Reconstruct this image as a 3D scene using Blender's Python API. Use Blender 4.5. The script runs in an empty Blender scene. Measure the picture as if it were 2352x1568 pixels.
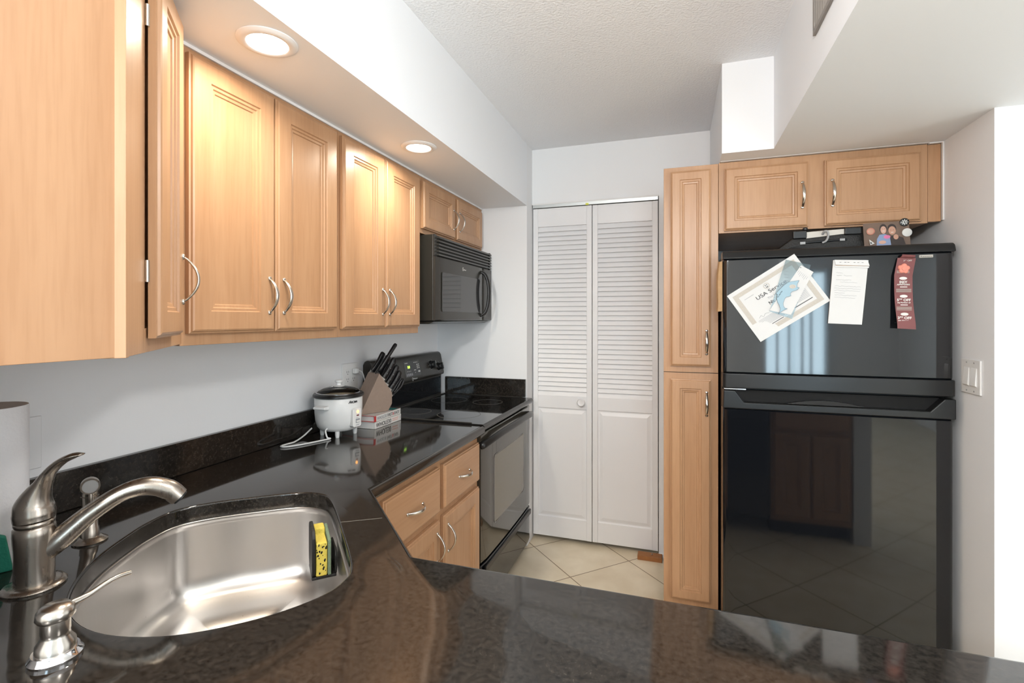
import bpy, bmesh, math, random
from mathutils import Vector, Matrix
random.seed(7)
SC = bpy.context.scene
COL = SC.collection
PI = math.pi
R = math.radians
R2 = math.sqrt(2)

# ------------------------------------------------------------------ camera, world, light, exposure
CAM_H = 1.38
cam_d = bpy.data.cameras.new('camera')
cam_d.sensor_width = 36
cam_d.lens = 36 * 1139 / 2352
cam_d.shift_y = -53 / 2352
cam_d.clip_start = 0.02
cam = bpy.data.objects.new('camera', cam_d)
cam.location = (0, 0, CAM_H)
cam.rotation_euler = (R(90), 0, R(18.4))
COL.objects.link(cam)
SC.camera = cam

SC.view_settings.view_transform = 'Standard'
SC.view_settings.look = 'None'
SC.view_settings.gamma = 1
SC.view_settings.use_curve_mapping = False
SC.view_settings.exposure = 0.68

world = bpy.data.worlds.new('world')
SC.world = world
world.use_nodes = True
world.node_tree.nodes['Background'].inputs[0].default_value = (0.80, 0.90, 1.0, 1)
world.node_tree.nodes['Background'].inputs[1].default_value = 2.5


def area_light(name, loc, target, sx, sy, power, color):
    d = bpy.data.lights.new(name, 'AREA')
    d.shape = 'RECTANGLE'
    d.size, d.size_y, d.energy, d.color = sx, sy, power, color
    o = bpy.data.objects.new(name, d)
    o.location = loc
    o.rotation_euler = (Vector(target) - Vector(loc)).to_track_quat('-Z', 'Z').to_euler()
    COL.objects.link(o)
    return o


# daylight from the living room's rear window, plus an added fill from the right
area_light('daylight_rear_window', (1.55, -3.93, 1.30), (1.55, 0, 1.30), 0.95, 1.5, 28, (0.62, 0.86, 1.0))
area_light('side_fill_light', (3.15, 0.2, 1.25), (0, 0.2, 1.25), 2.4, 1.4, 22, (0.94, 0.97, 1.0))  # added fill for the left wall and cabinets; the side wall has no window
DOWNLIGHT_W = 2.7
KITCHEN_FILL_W = 14
DINING_FILL_W = 76


# ------------------------------------------------------------------ materials
def nt(name):
    m = bpy.data.materials.new(name)
    m.use_nodes = True
    t = m.node_tree
    return m, t, t.nodes['Principled BSDF']


def mat(name, col, rough=0.5, metal=0.0, spec=0.5, coat=0.0, emit=None, estr=0.0, bump=0.0, bscale=200, trans=0.0, ior=1.45, alpha=1.0, vary=0.0):
    m, t, b = nt(name)
    b.inputs['Base Color'].default_value = (*col, 1)
    b.inputs['Roughness'].default_value = rough
    b.inputs['Metallic'].default_value = metal
    b.inputs['Specular IOR Level'].default_value = spec
    b.inputs['Coat Weight'].default_value = coat
    b.inputs['Coat Roughness'].default_value = 0.05
    b.inputs['Transmission Weight'].default_value = trans
    b.inputs['IOR'].default_value = ior
    b.inputs['Alpha'].default_value = alpha
    if emit:
        b.inputs['Emission Color'].default_value = (*emit, 1)
        b.inputs['Emission Strength'].default_value = estr
    tc = t.nodes.new('ShaderNodeTexCoord')
    n = t.nodes.new('ShaderNodeTexNoise')
    n.inputs['Scale'].default_value = bscale
    n.inputs['Detail'].default_value = 4
    t.links.new(tc.outputs['Object'], n.inputs['Vector'])
    if vary:
        mx = t.nodes.new('ShaderNodeMix')
        mx.data_type = 'RGBA'
        mx.inputs[6].default_value = (*[c * (1 - vary) for c in col], 1)
        mx.inputs[7].default_value = (*[min(1, c * (1 + vary)) for c in col], 1)
        t.links.new(n.outputs['Fac'], mx.inputs[0])
        t.links.new(mx.outputs[2], b.inputs['Base Color'])
    if bump:
        bp = t.nodes.new('ShaderNodeBump')
        bp.inputs['Strength'].default_value = bump
        bp.inputs['Distance'].default_value = 0.004
        t.links.new(n.outputs['Fac'], bp.inputs['Height'])
        t.links.new(bp.outputs['Normal'], b.inputs['Normal'])
    return m


def maple(name, axis='Z', tint=(1, 1, 1)):
    m, t, b = nt(name)
    N, L = t.nodes, t.links
    tc = N.new('ShaderNodeTexCoord')
    mp = N.new('ShaderNodeMapping')
    mp.inputs['Scale'].default_value = {'Z': (9, 9, 0.55), 'X': (0.55, 9, 9)}[axis]
    oi = N.new('ShaderNodeObjectInfo')
    ad = N.new('ShaderNodeVectorMath')
    ad.operation = 'ADD'
    ml = N.new('ShaderNodeVectorMath')
    ml.operation = 'SCALE'
    ml.inputs[0].default_value = (13, 7, 5)
    L.new(oi.outputs['Random'], ml.inputs['Scale'])
    L.new(tc.outputs['Object'], ad.inputs[0])
    L.new(ml.outputs[0], ad.inputs[1])
    L.new(ad.outputs[0], mp.inputs['Vector'])
    n1 = N.new('ShaderNodeTexNoise')
    n1.inputs['Scale'].default_value = 1.6
    n1.inputs['Detail'].default_value = 6
    n1.inputs['Distortion'].default_value = 0.6
    n2 = N.new('ShaderNodeTexNoise')
    n2.inputs['Scale'].default_value = 14
    n2.inputs['Detail'].default_value = 3
    L.new(mp.outputs[0], n1.inputs['Vector'])
    L.new(mp.outputs[0], n2.inputs['Vector'])
    cr = N.new('ShaderNodeValToRGB')
    e = cr.color_ramp.elements
    e[0].position, e[0].color = 0.30, (0.43 * tint[0], 0.238 * tint[1], 0.125 * tint[2], 1)
    e[1].position, e[1].color = 0.72, (0.49 * tint[0], 0.288 * tint[1], 0.160 * tint[2], 1)
    L.new(n1.outputs['Fac'], cr.inputs[0])
    c2 = N.new('ShaderNodeValToRGB')
    c2.color_ramp.elements[0].position, c2.color_ramp.elements[0].color = 0.35, (0.94, 0.92, 0.90, 1)
    c2.color_ramp.elements[1].position, c2.color_ramp.elements[1].color = 0.55, (1, 1, 1, 1)
    L.new(n2.outputs['Fac'], c2.inputs[0])
    mx = N.new('ShaderNodeMix')
    mx.data_type, mx.blend_type = 'RGBA', 'MULTIPLY'
    mx.inputs[0].default_value = 1
    L.new(cr.outputs[0], mx.inputs[6])
    L.new(c2.outputs[0], mx.inputs[7])
    L.new(mx.outputs[2], b.inputs['Base Color'])
    b.inputs['Roughness'].default_value = 0.34
    b.inputs['Specular IOR Level'].default_value = 0.45
    return m


def granite(name):
    m, t, b = nt(name)
    N, L = t.nodes, t.links
    tc = N.new('ShaderNodeTexCoord')
    n1 = N.new('ShaderNodeTexNoise')
    n1.inputs['Scale'].default_value = 110
    n1.inputs['Detail'].default_value = 8
    n1.inputs['Roughness'].default_value = 0.75
    v = N.new('ShaderNodeTexVoronoi')
    v.inputs['Scale'].default_value = 420
    n3 = N.new('ShaderNodeTexNoise')
    n3.inputs['Scale'].default_value = 9
    n3.inputs['Detail'].default_value = 5
    for q in (n1, v, n3):
        L.new(tc.outputs['Object'], q.inputs['Vector'])
    cr = N.new('ShaderNodeValToRGB')
    e = cr.color_ramp.elements
    e[0].position, e[0].color = 0.38, (0.006, 0.0055, 0.005, 1)
    e[1].position, e[1].color = 0.75, (0.046, 0.038, 0.031, 1)
    L.new(n1.outputs['Fac'], cr.inputs[0])
    c2 = N.new('ShaderNodeValToRGB')
    c2.color_ramp.elements[0].position, c2.color_ramp.elements[0].color = 0.05, (0.05, 0.045, 0.038, 1)
    c2.color_ramp.elements[1].position, c2.color_ramp.elements[1].color = 0.16, (0, 0, 0, 1)
    L.new(v.outputs['Distance'], c2.inputs[0])
    mx = N.new('ShaderNodeMix')
    mx.data_type, mx.blend_type = 'RGBA', 'ADD'
    L.new(n3.outputs['Fac'], mx.inputs[0])
    L.new(cr.outputs[0], mx.inputs[6])
    L.new(c2.outputs[0], mx.inputs[7])
    L.new(mx.outputs[2], b.inputs['Base Color'])
    b.inputs['Roughness'].default_value = 0.07
    b.inputs['IOR'].default_value = 1.62
    return m


def tile_mat(name):
    m, t, b = nt(name)
    N, L = t.nodes, t.links
    tc = N.new('ShaderNodeTexCoord')
    mp = N.new('ShaderNodeMapping')
    mp.inputs['Rotation'].default_value = (0, 0, R(45))
    mp.inputs['Location'].default_value = (2.2266, -1.463, 0)
    L.new(tc.outputs['Object'], mp.inputs['Vector'])
    br = N.new('ShaderNodeTexBrick')
    br.offset, br.squash = 0, 1
    br.inputs['Scale'].default_value = 1
    br.inputs['Brick Width'].default_value = 0.395
    br.inputs['Row Height'].default_value = 0.395
    br.inputs['Mortar Size'].default_value = 0.0028
    br.inputs['Mortar Smooth'].default_value = 0.1
    br.inputs['Color1'].default_value = (0.86, 0.76, 0.58, 1)
    br.inputs['Color2'].default_value = (0.88, 0.79, 0.62, 1)
    br.inputs['Mortar'].default_value = (0.30, 0.21, 0.12, 1)
    L.new(mp.outputs[0], br.inputs['Vector'])
    n = N.new('ShaderNodeTexNoise')
    n.inputs['Scale'].default_value = 7
    n.inputs['Detail'].default_value = 6
    L.new(tc.outputs['Object'], n.inputs['Vector'])
    cr = N.new('ShaderNodeValToRGB')
    cr.color_ramp.elements[0].position, cr.color_ramp.elements[0].color = 0.3, (0.86, 0.83, 0.78, 1)
    cr.color_ramp.elements[1].position, cr.color_ramp.elements[1].color = 0.7, (1, 1, 1, 1)
    L.new(n.outputs['Fac'], cr.inputs[0])
    mx = N.new('ShaderNodeMix')
    mx.data_type, mx.blend_type = 'RGBA', 'MULTIPLY'
    mx.inputs[0].default_value = 1
    L.new(br.outputs['Color'], mx.inputs[6])
    L.new(cr.outputs[0], mx.inputs[7])
    L.new(mx.outputs[2], b.inputs['Base Color'])
    bp = N.new('ShaderNodeBump')
    bp.invert = True
    bp.inputs['Distance'].default_value = 0.002
    bp.inputs['Strength'].default_value = 0.6
    L.new(br.outputs['Fac'], bp.inputs['Height'])
    L.new(bp.outputs[0], b.inputs['Normal'])
    b.inputs['Roughness'].default_value = 0.3
    return m


def brushed(name, col, rough, axis_scale, bmp=0.05):
    m, t, b = nt(name)
    N, L = t.nodes, t.links
    tc = N.new('ShaderNodeTexCoord')
    mp = N.new('ShaderNodeMapping')
    mp.inputs['Scale'].default_value = axis_scale
    n = N.new('ShaderNodeTexNoise')
    n.inputs['Scale'].default_value = 60
    n.inputs['Detail'].default_value = 3
    L.new(tc.outputs['Object'], mp.inputs['Vector'])
    L.new(mp.outputs[0], n.inputs['Vector'])
    mr = N.new('ShaderNodeMapRange')
    mr.inputs[3].default_value, mr.inputs[4].default_value = rough - 0.06, rough + 0.08
    L.new(n.outputs['Fac'], mr.inputs[0])
    L.new(mr.outputs[0], b.inputs['Roughness'])
    b.inputs['Base Color'].default_value = (*col, 1)
    b.inputs['Metallic'].default_value = 1
    bp = N.new('ShaderNodeBump')
    bp.inputs['Strength'].default_value = bmp
    bp.inputs['Distance'].default_value = 0.001
    L.new(n.outputs['Fac'], bp.inputs['Height'])
    L.new(bp.outputs[0], b.inputs['Normal'])
    return m


def thin_clear(name, col, mixf, rough=0.03):
    m = bpy.data.materials.new(name)
    m.use_nodes = True
    t = m.node_tree
    t.nodes.remove(t.nodes['Principled BSDF'])
    out = [n for n in t.nodes if n.type == 'OUTPUT_MATERIAL'][0]
    tr = t.nodes.new('ShaderNodeBsdfTransparent')
    tr.inputs[0].default_value = (*col, 1)
    gl = t.nodes.new('ShaderNodeBsdfGlossy')
    gl.inputs['Roughness'].default_value = rough
    mx = t.nodes.new('ShaderNodeMixShader')
    fr = t.nodes.new('ShaderNodeFresnel')
    fr.inputs['IOR'].default_value = 1.18
    ma = t.nodes.new('ShaderNodeMath')
    ma.operation = 'ADD'
    ma.inputs[1].default_value = mixf
    t.links.new(fr.outputs[0], ma.inputs[0])
    t.links.new(ma.outputs[0], mx.inputs[0])
    t.links.new(tr.outputs[0], mx.inputs[1])
    t.links.new(gl.outputs[0], mx.inputs[2])
    t.links.new(mx.outputs[0], out.inputs[0])
    return m


M = dict(
    wall=mat('white_wall_paint', (0.85, 0.862, 0.878), 0.55, bump=0.05, bscale=160),
    ceil=mat('popcorn_ceiling', (0.91, 0.93, 0.96), 0.9, bump=0.9, bscale=110),
    soffit=mat('soffit_paint', (0.86, 0.885, 0.915), 0.6, bump=0.04, bscale=160),
    trimw=mat('white_trim_paint', (0.80, 0.80, 0.80), 0.4),
    doorw=mat('white_door_enamel', (0.84, 0.845, 0.86), 0.33),
    maple=maple('maple_vertical_grain'), mapleh=maple('maple_horizontal_grain', 'X'),
    granite=granite('black_granite'), tile=tile_mat('beige_tile'),
    nickel=mat('satin_nickel', (0.60, 0.56, 0.51), 0.24, 1.0),
    faucet=brushed('brushed_nickel', (0.38, 0.34, 0.30), 0.27, (1.5, 1.5, 0.1), 0.0),
    chrome=mat('polished_chrome', (0.82, 0.82, 0.84), 0.08, 1.0),
    steel=brushed('brushed_steel', (0.60, 0.58, 0.56), 0.30, (3, 3, 0.25), 0.03),
    gloss=mat('gloss_black_enamel', (0.006, 0.007, 0.009), 0.045, ior=1.62),
    satin=mat('satin_black_plastic', (0.012, 0.0125, 0.013), 0.30, bump=0.05, bscale=500),
    rangeb=mat('range_black', (0.034, 0.031, 0.026), 0.28),
    glassb=mat('black_ceramic_glass', (0.008, 0.008, 0.008), 0.04, ior=1.6),
    oveng=mat('oven_door_glass', (0.042, 0.037, 0.028), 0.05, ior=1.75),
    ovenw=mat('oven_window_glass', (0.15, 0.130, 0.095), 0.06, ior=1.7),  # beige base colour stands in for the reflection of the cabinets opposite
    mwb=mat('microwave_black', (0.028, 0.026, 0.022), 0.22),
    mwg=mat('microwave_glass', (0.035, 0.036, 0.038), 0.06, ior=1.6),
    dark=mat('dark_cavity', (0.004, 0.004, 0.004), 0.8),
    knife=mat('black_knife_handle', (0.010, 0.010, 0.011), 0.32),
    white=mat('white_plastic', (0.80, 0.80, 0.79), 0.28),
    whitem=mat('white_paper', (0.64, 0.64, 0.635), 0.8),
    cream=mat('cream_print', (0.50, 0.465, 0.415), 0.8, vary=0.12, bscale=180),
    towel=mat('paper_towel', (0.80, 0.80, 0.82), 0.9, bump=0.25, bscale=140),
    ink=mat('black_ink', (0.02, 0.02, 0.022), 0.6),
    inkg=mat('grey_ink', (0.30, 0.31, 0.33), 0.7),
    markw=mat('white_marking', (0.62, 0.62, 0.60), 0.5),
    ring=mat('burner_ring_print', (0.16, 0.15, 0.14), 0.25),
    block=mat('walnut_block', (0.31, 0.225, 0.175), 0.5, bump=0.04, bscale=90, vary=0.12),
    red=mat('red_cover', (0.55, 0.05, 0.05), 0.4),
    teal=mat('teal_cover', (0.02, 0.22, 0.20), 0.4),
    tealg=mat('green_scrub', (0.02, 0.25, 0.17), 0.7, bump=0.3, bscale=300),
    coverw=mat('white_book_cover', (0.72, 0.70, 0.67), 0.4),
    pages=mat('book_pages', (0.74, 0.72, 0.70), 0.8),
    clear=thin_clear('clear_glass', (0.93, 0.94, 0.93), 0.04),
    sleeve=thin_clear('clear_plastic_sleeve', (0.78, 0.81, 0.81), 0.03, 0.15),
    rice=mat('cooked_rice', (0.60, 0.52, 0.38), 0.8, bump=0.8, bscale=220),
    amber=mat('amber_lamp', (1.0, 0.4, 0.1), 0.4, emit=(1.0, 0.42, 0.10), estr=3.0),
    darkred=mat('dark_red_lamp', (0.12, 0.01, 0.01), 0.3),
    greenled=mat('green_digits', (0.4, 0.9, 0.1), 0.4, emit=(0.45, 0.9, 0.08), estr=1.6),
    yellow=mat('yellow_sponge', (0.62, 0.49, 0.085), 0.9, bump=0.8, bscale=160),
    scrub=mat('grey_green_scrub_layer', (0.16, 0.22, 0.14), 0.9, bump=0.6, bscale=300),
    rubber=mat('black_rubber', (0.012, 0.011, 0.010), 0.55, bump=0.4, bscale=200),
    lens=mat('frosted_lamp_lens', (1, 1, 1), 0.4, emit=(1.0, 0.95, 0.86), estr=9.0),
    dolphin=mat('dolphin_blue', (0.30, 0.44, 0.52), 0.35),
    dolphd=mat('dolphin_outline', (0.09, 0.15, 0.20), 0.4),
    coupon=mat('maroon_coupon', (0.20, 0.068, 0.068), 0.6, vary=0.04, bscale=20),
    salmon=mat('salmon_clay', (0.74, 0.27, 0.20), 0.6),
    photo=mat('photo_brown', (0.15, 0.10, 0.075), 0.3, vary=0.25, bscale=30),
    skin=mat('photo_skin', (0.55, 0.33, 0.25), 0.4),
    skin2=mat('photo_tan_skin', (0.48, 0.27, 0.19), 0.4),
    hair=mat('photo_dark_hair', (0.03, 0.02, 0.018), 0.4),
    blue=mat('photo_blue', (0.22, 0.29, 0.45), 0.4),
    pink=mat('photo_pink', (0.62, 0.16, 0.32), 0.4),
    silver=mat('silver_fabric', (0.55, 0.52, 0.47), 0.35),
    greyp=mat('grey_plastic', (0.33, 0.33, 0.33), 0.35),
    bag=mat('tan_paper', (0.42, 0.25, 0.12), 0.75, bump=0.3, bscale=80, vary=0.15),
    woodblk=mat('raw_wood_block', (0.34, 0.14, 0.045), 0.6, bump=0.2, bscale=50, vary=0.2),
    tapey=mat('yellow_tape', (0.70, 0.72, 0.10), 0.5),
    seam=mat('pale_seam_filler', (0.16, 0.145, 0.125), 0.3),
    vent=mat('grey_vent', (0.26, 0.24, 0.22), 0.45),
    blind=mat('blind_fabric', (0.62, 0.66, 0.70), 0.8),
    alum=mat('aluminium_track', (0.62, 0.65, 0.65), 0.28, 1.0),
    brownwood=mat('fan_blade_brown', (0.06, 0.035, 0.02), 0.4),
)


# ------------------------------------------------------------------ mesh builder
class MB:
    def __init__(s, mtx=None):
        s.v, s.f, s.fm, s.mats = [], [], [], []
        s.m = 'wall'
        s.T = mtx or Matrix()

    def mi(s, m):
        m = m or s.m
        if m not in s.mats:
            s.mats.append(m)
        return s.mats.index(m)

    def add(s, vs, fs, m=None):
        b = len(s.v)
        s.v += [s.T @ Vector(p) for p in vs]
        k = s.mi(m)
        for f in fs:
            s.f.append([b + i for i in f])
            s.fm.append(k)

    def box(s, a, b, m=None):
        x0, x1 = sorted((a[0], b[0]))
        y0, y1 = sorted((a[1], b[1]))
        z0, z1 = sorted((a[2], b[2]))
        s.add([(x0, y0, z0), (x1, y0, z0), (x1, y1, z0), (x0, y1, z0), (x0, y0, z1), (x1, y0, z1), (x1, y1, z1), (x0, y1, z1)],
              [(0, 3, 2, 1), (4, 5, 6, 7), (0, 1, 5, 4), (1, 2, 6, 5), (2, 3, 7, 6), (3, 0, 4, 7)], m)

    def prism(s, pts, axis, a, b, m=None):
        """polygon pts (2-D) extruded along axis from a to b"""
        n = len(pts)
        area = sum(pts[i][0] * pts[(i + 1) % n][1] - pts[(i + 1) % n][0] * pts[i][1] for i in range(n))

        def P(p, h):
            return {'x': (h, p[0], p[1]), 'y': (p[0], h, p[1]), 'z': (p[0], p[1], h)}[axis]
        vs = [P(p, a) for p in pts] + [P(p, b) for p in pts]
        fs = [tuple(range(n))[::-1], tuple(range(n, 2 * n))] + [(i, (i + 1) % n, n + (i + 1) % n, n + i) for i in range(n)]
        flip = (area < 0) != (b < a)
        if axis == 'y':
            flip = not flip
        if flip:
            fs = [f[::-1] for f in fs]
        s.add(vs, fs, m)

    def rings(s, rs, m=None, cap0=True, cap1=True, closed=True):
        n = len(rs[0])
        vs = [p for r in rs for p in r]
        fs = []
        for k in range(len(rs) - 1):
            for i in range(n if closed else n - 1):
                j = (i + 1) % n
                fs.append((k * n + i, k * n + j, (k + 1) * n + j, (k + 1) * n + i))
        if cap0:
            fs.append(tuple(range(n))[::-1])
        if cap1:
            fs.append(tuple(range((len(rs) - 1) * n, len(rs) * n)))
        s.add(vs, fs, m)

    def lathe(s, prof, c=(0, 0, 0), n=40, m=None, axis='z', cap=True):
        def P(r, h, a):
            u, w = r * math.cos(a), r * math.sin(a)
            if axis == 'z':
                return (c[0] + u, c[1] + w, c[2] + h)
            if axis == 'y':
                return (c[0] + u, c[1] - h, c[2] + w)   # axis pointing to -y (the viewer's side)
            return (c[0] + h, c[1] + u, c[2] + w)
        rs = [[P(r, h, 2 * PI * i / n) for i in range(n)] for r, h in prof]
        s.rings(rs, m, cap, cap)

    def tube(s, path, rad, n=14, m=None, flat=1.0, ref=(0, 0, 1)):
        P = [Vector(p) for p in path]
        if not isinstance(rad, (list, tuple)):
            rad = [rad] * len(P)
        rs = []
        up = Vector(ref)
        for i, p in enumerate(P):
            t = (P[min(i + 1, len(P) - 1)] - P[max(i - 1, 0)]).normalized()
            if abs(t.dot(up)) > 0.99:
                up = Vector((1, 0, 0)) if abs(t.x) < 0.9 else Vector((0, 1, 0))
            a = (up - t * up.dot(t)).normalized()
            b = t.cross(a)
            up = a
            r = rad[i]
            ra, rb = (r if isinstance(r, tuple) else (r, r * flat))
            rs.append([p + a * ra * math.cos(2 * PI * k / n) + b * rb * math.sin(2 * PI * k / n) for k in range(n)])
        s.rings(rs, m)

    def text(s, body, size, loc, m='ink', rot=0.0, width=None, h=0.0003, plane='front', align='LEFT', shear=0.0, offs=0.0):
        cu = bpy.data.curves.new('t', 'FONT')
        cu.body, cu.size, cu.extrude, cu.shear, cu.offset = body, size, h, shear, offs
        cu.align_x = align
        o = bpy.data.objects.new('t', cu)
        me = bpy.data.meshes.new_from_object(o)
        xs = [v.co.x for v in me.vertices]
        sx = 1.0
        if width and xs:
            sx = width / (max(xs) - min(xs))
        Q = Matrix.Translation(loc)
        if plane == 'front':
            Q = Q @ Matrix.Rotation(PI / 2, 4, 'X')
        Q = Q @ Matrix.Rotation(rot, 4, 'Z') @ Matrix.Diagonal((sx, 1, 1, 1))
        s.add([Q @ v.co for v in me.vertices], [tuple(p.vertices) for p in me.polygons], m)
        bpy.data.objects.remove(o)
        bpy.data.meshes.remove(me)
        bpy.data.curves.remove(cu)

    def build(s, name, parent=None, bevel=0, seg=2, smooth=False, ang=40, recalc=False):
        me = bpy.data.meshes.new(name)
        me.from_pydata([tuple(v) for v in s.v], [], s.f)
        for k in s.mats:
            me.materials.append(M[k])
        me.polygons.foreach_set('material_index', s.fm)
        if recalc:
            bm = bmesh.new()
            bm.from_mesh(me)
            bmesh.ops.recalc_face_normals(bm, faces=bm.faces)
            bm.to_mesh(me)
            bm.free()
        o = bpy.data.objects.new(name, me)
        COL.objects.link(o)
        if parent:
            o.parent = parent
        if bevel:
            b = o.modifiers.new('bevel', 'BEVEL')
            b.width, b.segments, b.limit_method, b.angle_limit = bevel, seg, 'ANGLE', R(35)
            b.harden_normals = True
        if smooth or bevel:
            me.polygons.foreach_set('use_smooth', [True] * len(me.polygons))
            if hasattr(me, 'set_sharp_from_angle'):
                me.set_sharp_from_angle(angle=R(ang))
        me.update()
        return o


def tag(o, label=None, cat=None, group=None, kind=None):
    if label:
        o['label'] = label
    if cat:
        o['category'] = cat
    if group:
        o['group'] = group
    if kind:
        o['kind'] = kind
    return o


def thing(name, label, cat, loc=(0, 0, 0), rz=0, group=None, rot=None):
    o = bpy.data.objects.new(name, None)
    o.empty_display_size = 0.05
    COL.objects.link(o)
    o.location = loc
    o.rotation_euler = rot or (0, 0, R(rz))
    return tag(o, label, cat, group)


def simple_box(name, a, b, m, parent=None, bevel=0, seg=2):
    q = MB()
    q.box(a, b, m)
    return q.build(name, parent, bevel, seg)


def struct(name, boxes, m, bevel=0):
    q = MB()
    for a, b in boxes:
        q.box(a, b, m)
    return tag(q.build(name, None, bevel), kind='structure')


def arc(cx, cy, r, a0, a1, n):
    return [(cx + r * math.cos(R(a0 + (a1 - a0) * i / n)), cy + r * math.sin(R(a0 + (a1 - a0) * i / n))) for i in range(n + 1)]


def rrect(x0, y0, x1, y1, r, n=5):
    return arc(x1 - r, y0 + r, r, -90, 0, n) + arc(x1 - r, y1 - r, r, 0, 90, n) + arc(x0 + r, y1 - r, r, 90, 180, n) + arc(x0 + r, y0 + r, r, 180, 270, n)


def spline(ctrl, per=8):
    """Catmull-Rom through points"""
    P = [Vector(p) for p in ctrl]
    P = [P[0] * 2 - P[1]] + P + [P[-1] * 2 - P[-2]]
    out = []
    for i in range(1, len(P) - 2):
        for k in range(per):
            t = k / per
            a, b, c, d = P[i - 1], P[i], P[i + 1], P[i + 2]
            out.append(0.5 * ((2 * b) + (c - a) * t + (2 * a - 5 * b + 4 * c - d) * t * t + (3 * b - a - 3 * c + d) * t ** 3))
    out.append(P[-2])
    return out


def lerpr(vals, n):
    """resample a list of radii to n values"""
    out = []
    for i in range(n):
        x = i / (n - 1) * (len(vals) - 1)
        k = min(int(x), len(vals) - 2)
        f = x - k
        out.append(vals[k] * (1 - f) + vals[k + 1] * f)
    return out


# ------------------------------------------------------------------ setting
CT = 0.90           # counter top
CEIL = 2.435
SOF = 2.063
WL = -1.463         # left wall
YB = 2.995          # door wall
YR = 2.88           # wall to the right of the range
XR = 0.977          # wall to the right of the fridge

struct('floor', [((-1.6, -4.1, -0.05), (3.3, 3.75, 0))], 'tile')
struct('ceiling', [((-1.6, -4.1, CEIL), (3.3, 3.75, CEIL + 0.05))], 'ceil')
struct('wall_left', [((WL - 0.1, -4.1, 0), (WL, 3.75, CEIL))], 'wall')
struct('wall_range', [((WL, YR, 0), (-0.863, YB + 0.1, CEIL))], 'wall')
struct('wall_back', [((-0.863, YB, 2.092), (-0.100, YB + 0.1, CEIL)), ((-0.100, YB, 0), (XR, YB + 0.1, CEIL))], 'wall')
struct('wall_closet', [((-0.95, 3.68, 0), (0.0, 3.74, CEIL)), ((-0.95, YB + 0.1, 0), (-0.90, 3.68, CEIL)), ((-0.06, YB + 0.1, 0), (-0.01, 3.68, CEIL))], 'wall')
struct('wall_right', [((XR, 2.02, 0), (3.3, YB + 0.1, CEIL))], 'wall')
struct('wall_side', [((3.2, -4.1, 0), (3.3, 2.02, CEIL))], 'wall')
struct('wall_rear', [((WL, -4.1, 0), (1.05, -4.0, CEIL)), ((2.05, -4.1, 0), (3.2, -4.0, CEIL)), ((1.05, -4.1, 2.08), (2.05, -4.0, CEIL)), ((1.05, -4.1, 0), (2.05, -4.0, 0.5))], 'wall')
struct('wall_front', [((WL, 0.19, 0), (-0.90, 0.285, CEIL))], 'wall')
struct('soffit_left', [((WL, 0.285, SOF), (-0.863, YR, CEIL))], 'soffit')
# dropped ceiling over the fridge: a flat lid with its side face along x = 0.37 and a boxed corner
struct('soffit_right', [((0.37, 0.6, SOF), (3.2, 2.02, CEIL)), ((0.37, 2.02, SOF), (XR, YB, CEIL)), ((0.177, 2.225, SOF), (0.37, YB, CEIL))], 'soffit')
struct('trim_1', [((0.180, 2.334, 2.0615), (0.930, 2.348, SOF - 0.0002))], 'trimw')
struct('trim_2', [((0.972, 2.337, 1.76), (XR - 0.0003, 2.349, SOF - 0.0005)), ((0.930, 2.337, 2.0585), (0.972, 2.349, SOF - 0.0005))], 'trimw')
struct('trim_3', [((-1.1575, 0.897, 2.0545), (-1.151, YR - 0.001, SOF - 0.0002))], 'trimw')
struct('baseboard_back', [((-0.0995, YB - 0.012, 0), (-0.06, YB - 0.0005, 0.02))], 'wall')
struct('baseboard_right', [((XR + 0.012, 2.006, 0), (3.19, 2.0195, 0.10))], 'trimw', 0.003)

# window seen only in the fridge's reflection
q = MB()
q.m = 'trimw'
for a, b in [((1.05, -4.06, 0.5), (1.10, -4.0, 2.08)), ((2.0, -4.06, 0.5), (2.05, -4.0, 2.08)), ((1.10, -4.06, 2.03), (2.0, -4.0, 2.08)), ((1.10, -4.06, 0.5), (2.0, -4.0, 0.55)), ((1.525, -4.06, 0.55), (1.575, -4.0, 2.03))]:
    q.box(a, b)
win = tag(q.build('window_1', None, 0.003), kind='structure')
simple_box('pane', (1.10, -4.05, 0.55), (1.525, -4.044, 2.03), 'clear', win)
simple_box('pane', (1.575, -4.05, 0.55), (2.0, -4.044, 2.03), 'clear', win)
bl = thing('vertical_blind', 'pale vertical blinds hanging over the living room window', 'blind', (1.0, -3.87, 0.45))
simple_box('head_rail', (0, -0.03, 1.66), (1.1, 0.03, 1.70), 'trimw', bl)
for k, x in enumerate((0.06, 0.26, 0.45, 0.66, 0.80, 1.03)):
    q = MB(Matrix.Translation((x, 0, 0)) @ Matrix.Rotation(R(70), 4, 'Z'))
    q.box((-0.045, -0.001, 0), (0.045, 0.001, 1.66), 'blind')
    q.build('slat', bl)


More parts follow.
